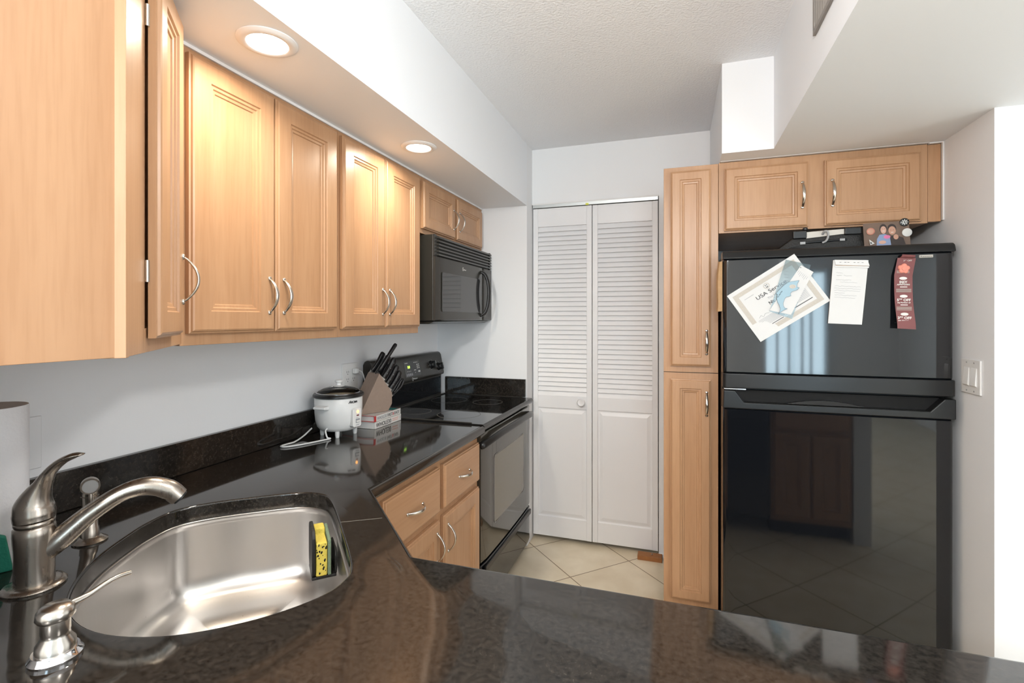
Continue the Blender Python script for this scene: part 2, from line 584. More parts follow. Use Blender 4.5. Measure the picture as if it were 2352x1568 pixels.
# ------------------------------------------------------------------ bifold closet door
def louver_panel(door, x0, x1, ztop, with_knob):
    """one leaf of the door, local to the door Empty (front at y=0, leaf goes back to y=+0.028)"""
    z0, zm0, zm1, zl1 = 0.028, 0.825, 0.904, 1.951
    st = 0.032
    q = MB()
    q.m = 'doorw'
    q.box((x0, 0, z0), (x0 + st, 0.028, ztop))
    q.box((x1 - st, 0, z0), (x1, 0.028, ztop))
    q.box((x0 + st, 0.0015, zl1), (x1 - st, 0.028, ztop))
    q.box((x0 + st, 0.0015, zm0), (x1 - st, 0.028, zm1))
    q.box((x0 + st, 0.0015, z0), (x1 - st, 0.028, 0.15))
    leaf = q.build('leaf', door, 0.002)
    # raised lower panel
    q = MB()
    q.m = 'doorw'
    steps = [(0, 0.006), (0.004, 0.009), (0.010, 0.009), (0.030, 0.0025), (0.034, 0.0025)]
    rs = []
    for ins, y in steps:
        rs.append([(x0 + st + ins, y, 0.15 + ins), (x1 - st - ins, y, 0.15 + ins), (x1 - st - ins, y, zm0 - ins), (x0 + st + ins, y, zm0 - ins)])
    q.rings(rs, None, False, True)
    q.box((x0 + st, 0.02, 0.15), (x1 - st, 0.024, zm0))
    q.build('raised_panel', leaf)
    q = MB()
    q.m = 'doorw'
    n = 36
    p = (zl1 - zm1) / n
    for k in range(n):
        zc = zm1 + p * (k + 0.5)
        tz = random.uniform(-0.0012, 0.0012)
        # slat: outer edge low and forward, inner edge high and back
        pts = [(0.0030, zc - 0.0150 + tz), (0.0062, zc - 0.0172 + tz), (0.0190, zc + 0.0125), (0.0158, zc + 0.0150)]
        q.prism(pts, 'x', x0 + st - 0.002, x1 - st + 0.002)
    tag(q.build('louver_slats', leaf), kind='stuff')
    if with_knob:
        q = MB()
        q.lathe([(0.010, 0), (0.009, 0.012), (0.016, 0.018), (0.0225, 0.026), (0.0235, 0.032), (0.019, 0.0375), (0.012, 0.036), (0.006, 0.035), (0.002, 0.035)], (x1 - 0.060, 0, 0.872), 28, 'doorw', 'y')
        q.build('knob', leaf, smooth=True, ang=60)


door = thing('door_1', None, None, (-0.858, YB + 0.004, 0))
door['kind'] = 'structure'
louver_panel(door, 0.0, 0.3690, 2.0655, True)
louver_panel(door, 0.3725, 0.7535, 2.0650, False)
q = MB()
q.box((-0.858, YB - 0.004, 2.068), (-0.104, YB + 0.03, 2.0915), 'alum')
q.box((-0.862, YB - 0.006, 2.0875), (-0.100, YB - 0.0002, 2.097), 'trimw')
tk = tag(q.build('trim_4', None, 0.001), kind='structure')
simple_box('tape', (-0.525, YB - 0.0055, 2.066), (-0.507, YB - 0.0042, 2.078), 'tapey', tk)
wb = thing('wood_block', 'small reddish brown wood block on the floor under the closet door', 'wood block', (-0.14, 2.95, 0))
q = MB()
q.box((-0.075, -0.03, 0), (0.060, 0.03, 0.025), 'woodblk')
q.build('block', wb, 0.002)
q = MB()
q.lathe([(0.006, 0.0245), (0.006, 0.029), (0.003, 0.029), (0.003, 0.036)], (0.005, 0, 0), 12, 'nickel')
q.build('pivot_pin', wb)


# ------------------------------------------------------------------ cabinets
def door_front(q, x0, z0, x1, z1, m='maple', fw=0.056, panel=True):
    """stepped frame-and-panel front; outer face at y=-0.021, back at y=0"""
    steps = [(0, -0.0008), (0, -0.013), (0.004, -0.0145), (0.006, -0.019), (0.010, -0.021)]
    if panel:
        steps += [(fw, -0.021), (fw + 0.0025, -0.0165), (fw + 0.009, -0.0165), (fw + 0.0115, -0.0125), (fw + 0.018, -0.0115), (fw + 0.020, -0.008)]
    rs = [[(x0 + i, y, z0 + i), (x1 - i, y, z0 + i), (x1 - i, y, z1 - i), (x0 + i, y, z1 - i)] for i, y in steps]
    q.rings(rs, m, True, True)


def bow_handle(parent, a, b, rise=0.030):
    """arched pull between a and b on a front at y=-0.021 (local), bulging to -y"""
    a, b = Vector((a[0], -0.021, a[1])), Vector((b[0], -0.021, b[1]))
    n = 16
    path, rad = [], []
    for i in range(n + 1):
        t = i / n
        p = a.lerp(b, t)
        p.y -= rise * math.sin(PI * t) ** 0.75
        path.append(p)
        w = 0.0042 + 0.0022 * math.sin(PI * t)
        rad.append((w * 0.55, w))
    q = MB()
    q.tube(path, rad, 12, 'nickel', ref=(0, 1, 0))
    for p in (a, b):
        q.lathe([(0.0065, -0.0005), (0.0065, 0.0025), (0.004, 0.004)], (p.x, p.y, p.z), 12, 'nickel', 'y')
    return q.build('handle', parent, smooth=True, ang=60)


def cabinet(name, label, loc, rz, W, H, D, fronts, cat='cabinet', group=None, toe=0.0, body=True):
    """local: x along the face, y inwards (face frame at y=0), z up"""
    c = thing(name, label, cat, loc, rz, group)
    if body:
        q = MB()
        q.m = 'maple'
        q.box((0, 0.0, toe), (W, 0.019, H))
        q.box((0.001, 0.019, toe), (W - 0.001, D, H))
        if toe:
            q.box((0.001, 0.06, 0), (W - 0.001, D, toe), 'dark')
        q.build('body', c, 0.0012)
    for f in fronts:
        x0, z0, x1, z1 = f['r']
        q = MB()
        q.m = 'maple'
        door_front(q, x0, z0, x1, z1, 'mapleh' if f.get('drawer') and not f.get('v') else 'maple', f.get('fw', 0.056), f.get('panel', True))
        d = q.build('drawer_front' if f.get('drawer') else 'door', c)
        if f.get('h'):
            bow_handle(d, *f['h'])
    return c


FX = -1.158     # face frame plane of the wall cabinets on the left wall
ZB, ZT = 1.312, 2.056
# cabinet with two tall doors (nearest pair)
cabinet('wall_cabinet', 'tall two-door maple wall cabinet under the nearer ceiling light, next to the corner cabinet', (FX, 0.897, ZB), 90, 0.595, ZT - ZB, 0.303,
        [dict(r=(0.014, 0.030, 0.287, 0.728), h=((0.262, 0.085), (0.262, 0.185))),
         dict(r=(0.292, 0.030, 0.575, 0.728), h=((0.318, 0.085), (0.318, 0.185)))], group=None)
cabinet('wall_cabinet', 'tall two-door maple wall cabinet above the rice cooker and knife block, left of the microwave', (FX, 1.493, ZB), 90, 0.585, ZT - ZB, 0.303,
        [dict(r=(0.010, 0.030, 0.280, 0.728), h=((0.258, 0.085), (0.258, 0.185))),
         dict(r=(0.285, 0.030, 0.573, 0.728), h=((0.310, 0.085), (0.310, 0.185)))])
cabinet('wall_cabinet', 'short two-door maple wall cabinet directly above the black microwave', (FX, 2.079, 1.787), 90, 0.799, ZT - 1.787, 0.303,
        [dict(r=(0.022, 0.022, 0.378, 0.248), h=((0.352, 0.070), (0.352, 0.172)), fw=0.048),
         dict(r=(0.402, 0.022, 0.768, 0.248), h=((0.428, 0.070), (0.428, 0.172)), fw=0.048)])

# diagonal corner wall cabinet
cc = thing('corner_cabinet', 'diagonal maple corner wall cabinet with a broad plain side panel at far left', 'cabinet', (-0.850, 0.574, 1.317))
q = MB()
q.m = 'maple'
Y0 = 0.287
q.prism([(-0.002, Y0 - 0.574), (-0.002, -0.020), (-0.311, 0.320), (WL + 0.851, 0.320), (WL + 0.851, Y0 - 0.574)], 'z', 0.0, 0.739)
q.build('body', cc, 0.001)
fr = bpy.data.objects.new('face_frame', None)
q = MB()
q.m = 'maple'
# frame on the diagonal with an opening behind the slightly proud door
e0, e1 = Vector((0.002, -0.014, 0)), Vector((-0.307, 0.322, 0))
DL = (e1 - e0).length
q.T = Matrix.Translation(e0) @ Matrix.Rotation(math.atan2(e1.y - e0.y, e1.x - e0.x), 4, 'Z')
q.box((0, -0.004, 0), (0.118, 0.016, 0.739))
q.box((DL - 0.115, -0.004, 0), (DL, 0.012, 0.739))
q.box((0.118, -0.004, 0), (DL - 0.115, 0.012, 0.045))
q.box((0.118, -0.004, 0.715), (DL - 0.115, 0.012, 0.739))
bpy.data.objects.remove(fr)
q.build('face_frame', cc, 0.001)
q = MB()
q.m = 'maple'
q.T = Matrix.Translation(e0) @ Matrix.Rotation(math.atan2(e1.y - e0.y, e1.x - e0.x), 4, 'Z')
# the edge strip that joins the plain side panel to the frame
q.box((-0.004, -0.006, -0.001), (0.012, 0.030, 0.7395))
q.build('edge_strip', cc, 0.001)
cd = thing('door', None, None, e0, math.degrees(math.atan2(e1.y - e0.y, e1.x - e0.x)) - 0)
cd.parent = cc
cd.name = 'door'
q = MB()
q.T = Matrix.Translation((0.125, -0.0065, 0.026)) @ Matrix.Rotation(R(-0.6), 4, 'Z')
door_front(q, 0, 0, 0.212, 0.698, fw=0.050)
q.build('door_leaf', cd)
# bow handle near the far edge
hd = bow_handle(cd, (0.318, 0.100), (0.318, 0.200))
hd.location = (0, -0.009, 0)
q = MB()
q.lathe([(0.004, 0), (0.004, 0.04)], (0.1205, -0.007, 0.13), 10, 'nickel')
q.build('hinge', cd)
q = MB()
q.lathe([(0.004, 0), (0.004, 0.04)], (0.1205, -0.007, 0.60), 10, 'nickel')
q.build('hinge', cd)
q = MB()
q.lathe([(0.003, 0), (0.0038, 0.006), (0.003, 0.012), (0.0038, 0.018), (0.003, 0.024), (0.0038, 0.030)], (0.341, -0.018, 0.055), 10, 'nickel')
q.build('catch_spring', cd)

# tall narrow pantry: two stacked units
cabinet('pantry_cabinet', 'narrow tall maple pantry with one long door above and one below, left of the fridge', (-0.057, 2.35, 0), 0, 0.229, 2.058, 0.60,
        [dict(r=(0.029, 1.168, 0.199, 2.036), h=((0.180, 1.225), (0.180, 1.325)), fw=0.040),
         dict(r=(0.029, 0.130, 0.199, 1.110), h=((0.180, 0.955), (0.180, 1.055)), fw=0.040)], toe=0.09)
q = MB()
q.box((-0.0572, 2.3488, 1.1378), (0.1718, 2.3499, 1.1402), 'dark')
pg = [o for o in bpy.data.objects if o.name == 'pantry_cabinet'][0]
sg = q.build('joint_line')
sg.parent = pg
sg.matrix_parent_inverse = Matrix.Translation((0.057, -2.35, 0))

cabinet('fridge_cabinet', 'wide low two-door maple cabinet mounted above the black fridge', (0.1735, 2.35, 1.752), 0, 0.7555, 0.3085, 0.60,
        [dict(r=(0.022, 0.008, 0.343, 0.278), h=((0.320, 0.088), (0.320, 0.190)), fw=0.040),
         dict(r=(0.402, 0.008, 0.730, 0.278), h=((0.428, 0.088), (0.428, 0.190)), fw=0.040)])
fl = thing('filler_strip', 'narrow maple filler strip between the cabinet over the fridge and the right wall', 'filler strip', (0.9295, 2.35, 1.757))
simple_box('strip', (0, 0, 0), (0.042, 0.02, 0.3005), 'maple', fl, 0.001)

# base cabinets
BF = -0.852
cabinet('base_cabinet', 'maple base cabinet with two drawers and two doors left of the oven', (BF, 1.262, 0), 90, 0.803, 0.858, 0.585,
        [dict(r=(0.030, 0.660, 0.402, 0.828), drawer=True, panel=False, h=((0.160, 0.742), (0.262, 0.742))),
         dict(r=(0.436, 0.660, 0.788, 0.828), drawer=True, panel=False, h=((0.566, 0.742), (0.668, 0.742))),
         dict(r=(0.030, 0.125, 0.402, 0.632), h=((0.372, 0.490), (0.372, 0.592))),
         dict(r=(0.436, 0.125, 0.788, 0.632), h=((0.464, 0.490), (0.464, 0.592)))], toe=0.095)
sb = thing('sink_cabinet', 'diagonal maple sink cabinet below the corner sink', 'cabinet', (-0.52, 0.86, 0))
q = MB()
q.m = 'maple'
A, B = Vector((-0.001, 0.0, 0)), Vector((-0.333, 0.400, 0))
q.prism([(0, 0), (-0.333, 0.333), (-0.333, 0.398), (-0.350, 0.398), (-0.350, 0.325), (-0.008, -0.017), (-0.008, -0.030), (0, -0.030)], 'z', 0.095, 0.858)
q.build('body', sb, 0.001)
q = MB()
q.T = Matrix.Translation((0, 0, 0)) @ Matrix.Rotation(R(135), 4, 'Z')
door_front(q, 0.03, 0.13, 0.22, 0.83)
q.build('door', sb)
q = MB(q.T)
door_front(q, 0.235, 0.13, 0.43, 0.83)
q.build('door', sb)

cabinet('peninsula_cabinet', 'maple base cabinet with two doors in the peninsula facing the fridge', (1.03, 0.855, 0), 180, 0.50, 0.858, 0.55,
        [dict(r=(0.02, 0.68, 0.48, 0.83), drawer=True, panel=False), dict(r=(0.02, 0.13, 0.245, 0.655)), dict(r=(0.255, 0.13, 0.48, 0.655))], toe=0.095)
simple_box('pen_panel', (0, 0, 0), (0.1, 0.1, 0.1), 'wall')
bpy.data.objects.remove(bpy.data.objects['pen_panel'])
struct('wall_peninsula', [((1.035, 0.24, 0), (1.14, 0.87, 0.8595)), ((-0.90, 0.22, 0), (1.035, 0.29, 0.8595))], 'wall')
dw = thing('dishwasher', 'black dishwasher in the peninsula facing the fridge', 'dishwasher', (-0.08, 0.855, 0))
simple_box('body', (0, -0.55, 0.10), (0.60, 0.0, 0.855), 'gloss', dw, 0.004)
simple_box('control_strip', (0.004, 0.0, 0.73), (0.596, 0.02, 0.85), 'satin', dw, 0.006)
simple_box('door', (0.004, 0.0, 0.12), (0.596, 0.018, 0.725), 'gloss', dw, 0.004)
cabinet('drawer_cabinet', 'narrow maple base unit between the dishwasher and the corner sink', (-0.085, 0.855, 0), 180, 0.40, 0.858, 0.55,
        [dict(r=(0.02, 0.68, 0.38, 0.83), drawer=True, panel=False), dict(r=(0.02, 0.13, 0.38, 0.655))], toe=0.095)

# ------------------------------------------------------------------ sink outline, counter, sink
SINK_ST = [(-1.485, 0.085), (-1.500, -0.02), (-1.505, -0.12), (-1.487, -0.195), (-1.430, -0.240), (-1.365, -0.268), (-1.26, -0.298), (-1.14, -0.303), (-1.035, -0.276), (-0.955, -0.215), (-0.905, -0.12),
           (-0.895, -0.01), (-0.915, 0.08), (-0.950, 0.128), (-1.010, 0.152), (-1.20, 0.158), (-1.38, 0.158), (-1.445, 0.140)]


def st2xy(s, t):
    return ((s + t) / R2, (t - s) / R2)


def closed_spline(ctrl, per=5):
    P = [Vector((*p, 0)) for p in ctrl]
    n = len(P)
    out = []
    for i in range(n):
        a, b, c, d = P[i - 1], P[i], P[(i + 1) % n], P[(i + 2) % n]
        for k in range(per):
            t = k / per
            v = 0.5 * ((2 * b) + (c - a) * t + (2 * a - 5 * b + 4 * c - d) * t * t + (3 * b - a - 3 * c + d) * t ** 3)
            out.append((v.x, v.y))
    return out


SINK = closed_spline(SINK_ST)


def offset_poly(pts, d):
    n = len(pts)
    out = []
    for i in range(n):
        a, b, c = Vector((*pts[i - 1], 0)), Vector((*pts[i], 0)), Vector((*pts[(i + 1) % n], 0))
        t = (c - a).normalized()
        nn = Vector((t.y, -t.x, 0))
        v = b + nn * d
        out.append((v.x, v.y))
    return out


area = sum(SINK[i][0] * SINK[(i + 1) % len(SINK)][1] - SINK[(i + 1) % len(SINK)][0] * SINK[i][1] for i in range(len(SINK)))
INW = -1 if area > 0 else 1     # sign that moves the outline inwards with offset_poly

outer = [(WL + 0.0005, 2.0665), (WL + 0.0005, 0.286), (-0.895, 0.286), (-0.895, 0.185), (1.16, 0.185), (1.16, 0.893), (-0.505, 0.893), (-0.815, 1.203), (-0.815, 2.0665)]
hole = [st2xy(*p) for p in SINK]
from mathutils.geometry import tessellate_polygon


def mitre(pts, d):
    """offset a counter-clockwise polygon inwards by d with mitred corners"""
    n = len(pts)
    ar = sum(pts[i][0] * pts[(i + 1) % n][1] - pts[(i + 1) % n][0] * pts[i][1] for i in range(n))
    sg = 1 if ar > 0 else -1
    out = []
    for i in range(n):
        a, b, c = Vector((*pts[i - 1], 0)), Vector((*pts[i], 0)), Vector((*pts[(i + 1) % n], 0))
        t0, t1 = (b - a).normalized(), (c - b).normalized()
        n0, n1 = Vector((-t0.y, t0.x, 0)) * sg, Vector((-t1.y, t1.x, 0)) * sg
        m = (n0 + n1)
        m = m / max(0.3, m.dot(n0))
        v = b + m * d
        out.append((v.x, v.y))
    return out


q = MB()
q.m = 'granite'
RO, RI = 0.014, 0.005
otop, itop = mitre(outer, RO), mitre(hole, -RI)


def edge_rings(pts, r, sgn, full):
    rs = []
    for a in range(0, 91, 15):
        o, dz = r * (1 - math.sin(R(a))), -r * (1 - math.cos(R(a)))
        rs.append([(p[0], p[1], dz) for p in mitre(pts, sgn * o)])
    if full:
        for a in range(0, 91, 15):
            rs.append([(p[0], p[1], -0.040 + r * (1 - math.sin(R(a)))) for p in mitre(pts, sgn * r * (1 - math.cos(R(a))))])
    else:
        rs.append([(p[0], p[1], -0.040) for p in pts])
    return rs


q.rings(edge_rings(outer, RO, 1, True), None, False, False)
q.rings(edge_rings(hole, RI, -1, False), None, False, False)
for z, o_, h_ in ((0, otop, itop), (-0.040, mitre(outer, RO), hole)):
    oo, hh = [Vector((*p, z)) for p in o_], [Vector((*p, z)) for p in h_]
    tri = tessellate_polygon([oo, hh])
    q.add(oo + hh, [tuple(t) for t in tri])
ct = q.build('countertop', None, smooth=True, ang=25)
bm = bmesh.new()
bm.from_mesh(ct.data)
bmesh.ops.remove_doubles(bm, verts=bm.verts, dist=1e-5)
bmesh.ops.recalc_face_normals(bm, faces=bm.faces)
bm.to_mesh(ct.data)
bm.free()
ct.data.set_sharp_from_angle(angle=R(25))
ct.location = (0, 0, CT)
tag(ct, 'polished black granite countertop wrapping the corner sink and forming the peninsula', 'countertop')
q = MB()
a, b = Vector((-0.752, 0.981, 0)), Vector((-0.673, 1.033, 0))
dv = (b - a).normalized()
nv = Vector((-dv.y, dv.x, 0)) * 0.0009
q.add([a - nv, b - nv, b + nv, a + nv, *[p + Vector((0, 0, 0.0004)) for p in (a - nv, b - nv, b + nv, a + nv)]],
      [(0, 3, 2, 1), (4, 5, 6, 7), (0, 1, 5, 4), (1, 2, 6, 5), (2, 3, 7, 6), (3, 0, 4, 7)], 'seam')
q.build('seam', ct)

bs = tag(simple_box('backsplash', (WL + 0.0005, 0.286, CT + 0.0005), (WL + 0.020, 2.062, CT + 0.100), 'granite', None, 0.002), 'long low black granite backsplash along the left wall behind the sink', 'backsplash')
bs2 = tag(simple_box('backsplash', (-1.400, YR - 0.0215, CT + 0.006), (-0.868, YR - 0.0005, CT + 0.112), 'granite', None, 0.002), 'short black granite backsplash on the wall to the right of the stove', 'backsplash')

# stainless bowl (undermount)
sk = thing('sink', 'stainless steel D-shaped sink bowl set into the corner of the black counter', 'sink', (0, 0, CT))
q = MB()
prof = [(0.004, -0.0405), (-0.0035, -0.0405), (-0.0035, -0.060), (0.006, -0.180), (0.012, -0.205), (0.024, -0.224), (0.042, -0.234), (0.070, -0.237)]
rs = []
for off, z in prof:
    pl = offset_poly(SINK, INW * off)
    rs.append([(*st2xy(*p), z) for p in pl])
c0 = st2xy(-1.22, -0.06)
rs.append([((p[0] - c0[0]) * 0.16 + c0[0], (p[1] - c0[1]) * 0.16 + c0[1], -0.240) for p in rs[-1]])
q.rings(rs, 'steel', False, False)
bowl = q.build('bowl', sk, smooth=True, ang=180)
sm = bowl.modifiers.new('solid', 'SOLIDIFY')
sm.thickness, sm.offset = 0.0015, 0
q = MB()
q.lathe([(0.055, -0.238), (0.052, -0.2365), (0.045, -0.240), (0.030, -0.246), (0.004, -0.246)], (*c0, 0), 32, 'chrome')
q.build('drain_strainer', sk, smooth=True)

# sponge in a rubber holder on the sink's front wall
TS = Matrix.Rotation(R(45), 4, 'Z')          # local x = +t, local y = -s  (x=t dir (1,1), y=(-1,1))
sp = thing('sponge_holder', 'black rubber sponge holder stuck inside the right wall of the sink', 'sponge holder', (*st2xy(-1.26, 0.1185), CT - 0.108), 45)
q = MB()
q.m = 'rubber'
q.prism(rrect(-0.045, -0.008, 0.045, 0.098, 0.018), 'x', -0.020, -0.012)
q.box((-0.020, -0.04, -0.014), (0.034, 0.04, -0.007))
q.prism(rrect(-0.045, -0.012, 0.045, 0.05, 0.018), 'x', 0.030, 0.0345)
q.build('holder', sp, 0.002)
spg = thing('sponge', 'yellow sponge with a grey green scrub side standing in the holder in the sink', 'sponge', (*st2xy(-1.262, 0.1185), CT - 0.1148), 45)
q = MB()
q.prism([(-0.044, 0), (0.044, 0), (0.044, 0.092), (0.010, 0.092), (0.004, 0.078), (-0.044, 0.078)], 'x', -0.0115, 0.014, 'yellow')
rp = random.Random(3)
q.build('sponge_body', spg, 0.004)
q = MB()
for k in range(26):
    x, z = rp.uniform(-0.010, 0.012), rp.uniform(0.006, 0.074)
    rr = rp.uniform(0.0008, 0.0022)
    q.T = Matrix.Translation((x, -0.0441, z)) @ Matrix.Diagonal((rr, 0.0004, rr * 1.4, 1))
    q.lathe([(0.5, -1), (1, 0), (0.5, 1)], (0, 0, 0), 8, 'dark', 'y')
q.build('pores', spg)
q = MB()
q.prism([(-0.044, 0), (0.044, 0), (0.044, 0.088), (-0.044, 0.082)], 'x', 0.0145, 0.022, 'scrub')
q.build('scrub_layer', spg, 0.002)


# ------------------------------------------------------------------ faucet, sprayer, dispenser, paper towels
fa = thing('faucet', 'brushed nickel single-lever kitchen faucet arching over the sink', 'faucet', (-1.094, 0.574, CT))
q = MB()
q.lathe([(0.001, 0), (0.044, 0), (0.045, 0.003), (0.042, 0.007), (0.034, 0.009)], m='faucet', n=48)
q.build('base_plate', fa, smooth=True, ang=50)
q = MB()
q.lathe([(0.001, 0.008), (0.0285, 0.008), (0.0280, 0.03), (0.0285, 0.07), (0.0300, 0.095), (0.0295, 0.107), (0.027, 0.110), (0.0285, 0.113), (0.0285, 0.118), (0.026, 0.120), (0.001, 0.120)], m='faucet', n=48)
q.build('column', fa, smooth=True, ang=60)
dirn = Vector((0.145, 0.161, 0)).normalized()
ctrl = [Vector((0, 0, 0.052)) + dirn * 0.004, Vector((0, 0, 0.078)) + dirn * 0.036, Vector((0, 0, 0.117)) + dirn * 0.080, Vector((0, 0, 0.145)) + dirn * 0.125, Vector((0, 0, 0.152)) + dirn * 0.165, Vector((0, 0, 0.140)) + dirn * 0.198, Vector((0, 0, 0.122)) + dirn * 0.216]
pth = spline(ctrl, 8)
q = MB()
q.tube(pth, lerpr([0.019, 0.0205, 0.0168, 0.0155, 0.0175, 0.0185, 0.0175], len(pth)), 24, 'faucet')
spt = q.build('spout', fa, smooth=True, ang=60)
q = MB()
tv = (pth[-1] - pth[-2]).normalized()
q.tube([pth[-1] - tv * 0.002, pth[-1] + tv * 0.004], 0.0145, 20, 'satin')
q.build('aerator', spt, smooth=True)
# lever: a drop shaped cap flowing into a slim blade to the upper right
q = MB()
ld = Vector((0.94, 0.33, 0)).normalized()
cen = [Vector((0, 0, 0.119)), Vector((-0.001, 0, 0.130)), Vector((-0.001, 0, 0.146)), Vector((0, 0, 0.162)) + ld * 0.004, Vector((0, 0, 0.182)) + ld * 0.014, Vector((0, 0, 0.203)) + ld * 0.026, Vector((0, 0, 0.222)) + ld * 0.046, Vector((0, 0, 0.233)) + ld * 0.068, Vector((0, 0, 0.236)) + ld * 0.084]
pth = spline(cen, 5)
ra = lerpr([0.029, 0.0300, 0.028, 0.021, 0.0130, 0.0078, 0.0062, 0.0055, 0.002], len(pth))
rb = lerpr([0.029, 0.0300, 0.028, 0.023, 0.0170, 0.0140, 0.0140, 0.0135, 0.007], len(pth))
q.tube(pth, list(zip(ra, rb)), 26, 'faucet', ref=ld)
q.build('lever', fa, smooth=True, ang=70)

sy = thing('side_sprayer', 'brushed nickel side sprayer standing behind the faucet spout', 'sprayer', (-1.200, 0.727, CT))
q = MB()
q.lathe([(0.001, 0), (0.030, 0), (0.031, 0.003), (0.024, 0.008), (0.018, 0.012), (0.001, 0.012)], m='faucet')
q.build('base_ring', sy, smooth=True, ang=50)
q = MB()
q.lathe([(0.001, 0.011), (0.0165, 0.011), (0.0155, 0.030), (0.0140, 0.032), (0.0135, 0.075), (0.0155, 0.098), (0.001, 0.1)], m='faucet')
q.build('handle', sy, smooth=True, ang=50)
q = MB()
dd = Vector((0.85, -0.50, 0)).normalized()
pth = spline([Vector((0, 0, 0.090)) - dd * 0.004, Vector((0, 0, 0.112)) - dd * 0.002, Vector((0, 0, 0.124)) + dd * 0.010, Vector((0, 0, 0.124)) + dd * 0.024], 6)
q.tube(pth, lerpr([0.0145, 0.0165, 0.0165, 0.0170], len(pth)), 20, 'faucet', ref=(1, 0, 0))
q.build('spray_head', sy, smooth=True, ang=60)
q = MB()
q.tube([Vector((0, 0, 0.124)) + dd * 0.0238, Vector((0, 0, 0.124)) + dd * 0.026], 0.0135, 20, 'greyp', ref=(1, 0, 0))
q.build('spray_face', sy, smooth=True, ang=60)
q = MB()
q.tube(spline([Vector((0, 0, 0.112)) + dd * 0.017, Vector((0, 0, 0.10)) + dd * 0.021, Vector((0, 0, 0.07)) + dd * 0.0195], 4), 0.004, 8, 'faucet')
q.build('trigger', sy, smooth=True)

sd = thing('soap_dispenser', 'shiny nickel soap dispenser pump at the near edge of the sink', 'soap dispenser', (-0.836, 0.463, CT))
q = MB()
q.lathe([(0.001, 0), (0.030, 0), (0.031, 0.004), (0.028, 0.008), (0.0265, 0.012), (0.001, 0.012)], m='chrome')
q.build('base_ring', sd, smooth=True, ang=50)
q = MB()
q.lathe([(0.001, 0.011), (0.0235, 0.011), (0.0225, 0.022), (0.017, 0.030), (0.0160, 0.036), (0.0170, 0.038), (0.0165, 0.055), (0.001, 0.056)], m='nickel')
q.build('collar', sd, smooth=True, ang=50)
q = MB()
q.lathe([(0.001, 0.055), (0.020, 0.055), (0.0225, 0.059), (0.0215, 0.068), (0.016, 0.074), (0.001, 0.076)], m='nickel')
q.build('pump_head', sd, smooth=True, ang=50)
q = MB()
sdv = Vector((0.05, 1, 0)).normalized()
pth = spline([Vector((0, 0, 0.066)) + sdv * 0.015, Vector((0, 0, 0.067)) + sdv * 0.038, Vector((0, 0, 0.073)) + sdv * 0.062, Vector((0, 0, 0.075)) + sdv * 0.082, Vector((0, 0, 0.073)) + sdv * 0.098], 6)
q.tube(pth, lerpr([0.0055, 0.0045, 0.0038, 0.0038, 0.0036], len(pth)), 14, 'nickel')
q.build('nozzle', sd, smooth=True, ang=60)

pt = thing('paper_towel_roll', 'white roll of paper towels standing at the far left beside the faucet', 'paper towels', (-1.288, 0.592, CT))
q = MB()
q.lathe([(0.021, 0.006), (0.066, 0.006), (0.067, 0.010), (0.067, 0.304), (0.066, 0.307), (0.0225, 0.307), (0.021, 0.303), (0.021, 0.006)], m='towel', n=56, cap=False)
q.build('roll', pt, smooth=True, ang=50)
q = MB()
q.lathe([(0.001, 0), (0.072, 0), (0.072, 0.004), (0.07, 0.0055), (0.001, 0.0055)], m='white', n=48)
q.lathe([(0.012, 0.005), (0.012, 0.315), (0.017, 0.317), (0.0175, 0.327), (0.013, 0.333), (0.001, 0.334)], m='white', n=28)
q.build('holder', pt, smooth=True, ang=50)
gs = thing('scrub_sponge', 'small teal green scrub pad on the counter in front of the paper towels', 'sponge', (-1.215, 0.585, CT), 63)
q = MB()
q.prism([(-0.020, 0), (0.017, 0), (0.007, 0.066), (-0.020, 0.080)], 'y', -0.008, 0.008, 'tealg')
q.build('pad', gs, 0.003)

# wall plates
wp = thing('wall_plate', 'blank white wall plate on the left wall behind the paper towels', 'wall plate', (WL, 0.705, 1.02), 90)
simple_box('plate', (0, -0.005, 0), (0.075, -0.0003, 0.125), 'wall', wp, 0.002)
ol = thing('outlet', 'double white electrical outlet plate on the wall behind the rice cooker', 'outlet', (WL, 1.915, 1.045), 90)
simple_box('plate', (0, -0.006, 0), (0.115, -0.0003, 0.125), 'white', ol, 0.002)
for cx in (0.036, 0.080):
    q = MB()
    q.prism(rrect(cx - 0.017, 0.030, cx + 0.017, 0.098, 0.006), 'y', -0.0075, -0.005, 'white')
    sk_ = q.build('socket', ol, 0.0005)
    q = MB()
    for cz in (0.047, 0.081):
        q.box((cx - 0.0075, -0.0078, cz), (cx - 0.0055, -0.0074, cz + 0.009), 'dark')
        q.box((cx + 0.0055, -0.0078, cz), (cx + 0.0075, -0.0074, cz + 0.009), 'dark')
        q.lathe([(0.0001, 0), (0.0022, 0), (0.0022, 0.0004), (0.0001, 0.0004)], (cx, -0.0074, cz - 0.006), 10, 'dark', 'y')
    q.build('slots', sk_)
pl = thing('power_plug', 'white plug and cord pushed into the outlet behind the knife block', 'plug', (WL, 1.915, 1.045), 90)
q = MB()
q.box((0.068, -0.030, 0.074), (0.092, -0.0082, 0.100), 'white')
q.build('plug_body', pl, 0.004)
q = MB()
q.tube(spline([(0.088, -0.028, 0.088), (0.105, -0.036, 0.080), (0.122, -0.037, 0.045), (0.138, -0.034, -0.010), (0.143, -0.030, -0.1325)], 6), 0.0028, 8, 'white')
q.build('plug_cord', pl, smooth=True)

